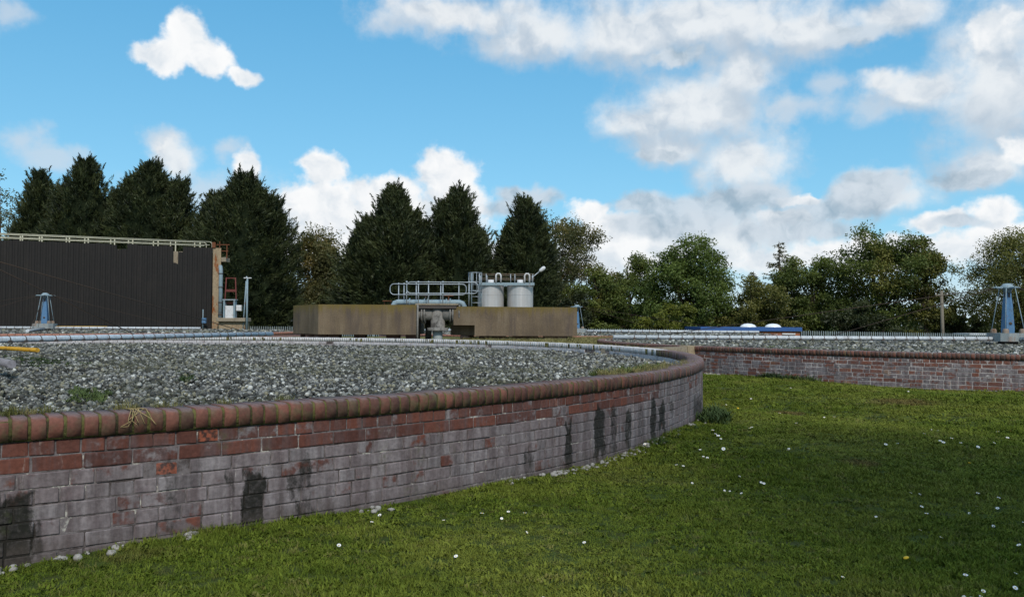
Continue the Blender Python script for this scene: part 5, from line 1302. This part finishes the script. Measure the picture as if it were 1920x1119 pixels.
def bed2_weeds():
    rs = np.random.default_rng(5); n = 700; a = rs.uniform(-2.9, -1.2, n); r = RB - .3 - np.abs(rs.normal(0, 1.6, n))
    X = C2[0] + r * np.cos(a); Y = C2[1] + r * np.sin(a); k = np.sin(X * 2.1) + np.sin(Y * 1.7 + X) > -.2; X, Y = X[k], Y[k]; m = len(X); s = rs.uniform(.5, 1.1, m)
    o = scatter('bed_weeds', np.stack([X, Y, np.full(m, TOP2 - .09)], 1), np.stack([rs.normal(0, .2, m), rs.normal(0, .2, m), rs.random(m) * 6.28], 1), np.stack([s, s, s * .6], 1), rs.integers(0, 4, m), WEEDT)
    tag(o, 'scattered green weed on the pale stones across the lawn', None, None, 'stuff')
    random.seed(9)
    for px, w, nn, lab in ((1455, 22, 40, 'dark grassy weed clump at the foot of the far red wall'), (1500, 14, 16, 'smaller weed clump beside the dark one at the far red wall')):
        pts = []
        for _ in range(nn):
            s_, t_ = arc_of(random.gauss(px, w), None, C2); aa = s_ / RB; rr = RB + random.uniform(.02, .22); pts.append(Vector((C2[0] + rr * math.cos(aa), C2[1] + rr * math.sin(aa), 0)))
        clump('weed_clump', lab, pts, WEEDT, seed=px, sc=1.1, zs=.9)
bed2_weeds()

# ------------------------------------------------------------------ pale stones along the wall foot
def foot_stones():
    meshes = [stone_mesh('foot_stone_%d' % i, 40 + i, M_CHALK, 2) for i in range(6)]
    random.seed(12)
    spots = []
    for px0, px1, n_, where in ((-30, 60, 16, 'below the widest black stain'), (110, 190, 8, 'just past the widest black stain'), (205, 240, 4, 'below the straw strands'), (340, 372, 5, 'between the spalled bricks and the tall black stain'), (640, 720, 7, 'under the unstained middle of the wall'),
                         (920, 985, 6, 'before the first narrow black stain'), (1010, 1110, 46, 'in the heap below the first narrow stains'), (1112, 1150, 16, 'below the broadest of the narrow stains'), (1150, 1205, 30, 'below the middle of the narrow stains'), (1205, 1260, 18, 'below the last of the narrow stains'), (1285, 1316, 10, 'beside the bushy weeds at the wall bend')):
        for _ in range(n_): spots.append((random.uniform(px0, px1), -random.uniform(.015, .03 + .14 * random.random()), random.uniform(.015, .048), where))
    for px, back, s, where in spots:
        p = on_rim(px, back, 0); o = link('pale_stone', random.choice(meshes)); z = float(ground_z(p.x, p.y))
        o.location = (p.x, p.y, z + s * .12 + .004); o.scale = (s * random.uniform(.8, 1.2), s, s * random.uniform(.7, 1.1)); o.rotation_euler = (random.gauss(0, .3), random.gauss(0, .3), random.uniform(0, 6.28))
        tag(o, 'pale stone at the wall foot ' + where, 'stone', 'pale stones at the wall foot ' + where)
    random.seed(13)
    for _ in range(16):
        s_, t_ = arc_of(random.uniform(1325, 1362), None, C2); aa = s_ / RB; rr = RB + random.uniform(.03, .3); s = random.uniform(.05, .1)
        o = link('pale_stone', random.choice(meshes)); x, y = C2[0] + rr * math.cos(aa), C2[1] + rr * math.sin(aa); o.location = (x, y, float(ground_z(x, y)) + s * .25); o.scale = (s, s, s); o.rotation_euler = (0, 0, random.uniform(0, 6))
        tag(o, 'pale stone at the foot of the red wall beside the wall bend', 'stone', 'pale stones at the red wall')
foot_stones()

# ------------------------------------------------------------------ daisies and dandelions
def flowers():
    wp = weathered('daisy_petal', (.80, .80, .80), (.7, .7, .72), .3, 9, .6, .3); ye = weathered('flower_yellow', (.75, .45, .02), (.6, .35, .02), .4, 9, .6, .3); st = weathered('flower_stem', (.06, .10, .02), (.04, .08, .02), .4, 9, .8, .2)
    b = MB(); k = 11
    for i in range(k):
        a = 2 * PI * i / k; c_, s_ = math.cos(a), math.sin(a); w = .0034
        b._add([(c_ * .003 - s_ * w * .5, s_ * .003 + c_ * w * .5, .041), (c_ * .003 + s_ * w * .5, s_ * .003 - c_ * w * .5, .041), (c_ * .013 + s_ * w, s_ * .013 - c_ * w, .0435), (c_ * .0155, s_ * .0155, .043), (c_ * .013 - s_ * w, s_ * .013 + c_ * w, .0435)], [(0, 1, 2, 3, 4)])
    b.cur = 1; b.lathe([(.005, .0405), (.0045, .044), (.0, .0455)], 8); b.cur = 2; b.tube([(0, 0, -.005), (.002, 0, .02), (0, 0, .041)], .0009, 4, False)
    daisy = b.mesh('daisy'); [daisy.materials.append(m) for m in (wp, ye, st)]
    b = MB(); b.lathe([(.004, .034), (.018, .040), (.016, .044), (.0, .047)], 12); b.cur = 1; b.tube([(0, 0, -.005), (0, 0, .036)], .0015, 4, False); dand = b.mesh('dandelion'); [dand.materials.append(m) for m in (ye, st)]
    spots = [(835, 968), (955, 953), (985, 988), (985, 957), (860, 1033), (640, 1012), (942, 962), (718, 958), (1098, 1008), (1020, 1112), (905, 958), (700, 972), (1210, 830), (1325, 853), (1355, 838), (1383, 888), (1356, 912), (1368, 914), (1391, 918), (1424, 898), (1430, 901), (1296, 899), (1475, 842), (1478, 838), (1460, 775), (1493, 793), (1563, 782), (1620, 803), (1657, 831), (1682, 829), (1713, 839), (1760, 826), (1765, 828), (1780, 821), (1799, 829), (1828, 836), (1858, 828), (1800, 820), (1719, 986), (1722, 944), (1733, 958), (1718, 920), (1702, 917), (1828, 920), (1866, 928), (1826, 943), (1812, 952), (1856, 976), (1866, 946), (1913, 972), (1757, 1000), (1909, 1015), (1804, 1070), (1895, 1064), (1836, 1095), (1815, 1108), (1829, 1106), (1804, 1105), (1893, 1090), (1575, 1070), (1613, 1115), (1350, 820), (1346, 817), (1340, 812), (1335, 806), (1355, 754), (1360, 757), (1350, 760), (1404, 802), (1410, 800), (1482, 727), (1702, 733), (1408, 748), (1545, 780), (1270, 868), (1312, 840), (1318, 852), (1280, 870), (1640, 960), (1870, 810), (1893, 808), (1885, 820), (1745, 805), (1758, 806), (1730, 812)]
    random.seed(3)
    def put(px, py, me, nm, lab, cat, grp, s):
        Y = EYE * F / (py - hz(px)); x = pxl(px, Y)
        for _ in range(3): z = float(ground_z(x, Y)) + .03; Y = (EYE - z) * F / (py - hz(px)); x = pxl(px, Y)
        if math.hypot(x - C1[0], Y - C1[1]) < RB + .03: return
        o = link(nm, me); o.location = (x, Y, float(ground_z(x, Y)) - .004); o.scale = (s, s, s * .95); o.rotation_euler = (random.gauss(0, .25) + .25, random.gauss(0, .2), random.uniform(0, 6.28)); o.rotation_mode = 'ZYX'
        if nm == 'daisy':
            d1 = math.hypot(x - C1[0], Y - C1[1]) - RB; d2 = math.hypot(x - C2[0], Y - C2[1]) - RB
            lab, grp = ('small white daisy close to the foot of the nearest wall', 'daisies by the nearest wall') if d1 < .9 else ('small white daisy in the lawn towards the far red wall', 'daisies by the far red wall') if d2 < 3.2 else ('small white daisy out in the open lawn', 'daisies in the open lawn')
        tag(o, lab, cat, grp)
    for px, py in spots: put(px, py, daisy, 'daisy', 'small white daisy flower standing in the lawn grass', 'flower', 'daisies in the lawn', random.uniform(.5, .78) * (1 + .5 * (py < 850)))
    for px, py in ((1382, 763), (1813, 865), (1698, 1039)): put(px, py, dand, 'dandelion', 'yellow dandelion head standing in the lawn grass', 'flower', 'dandelions in the lawn', .8)
flowers()
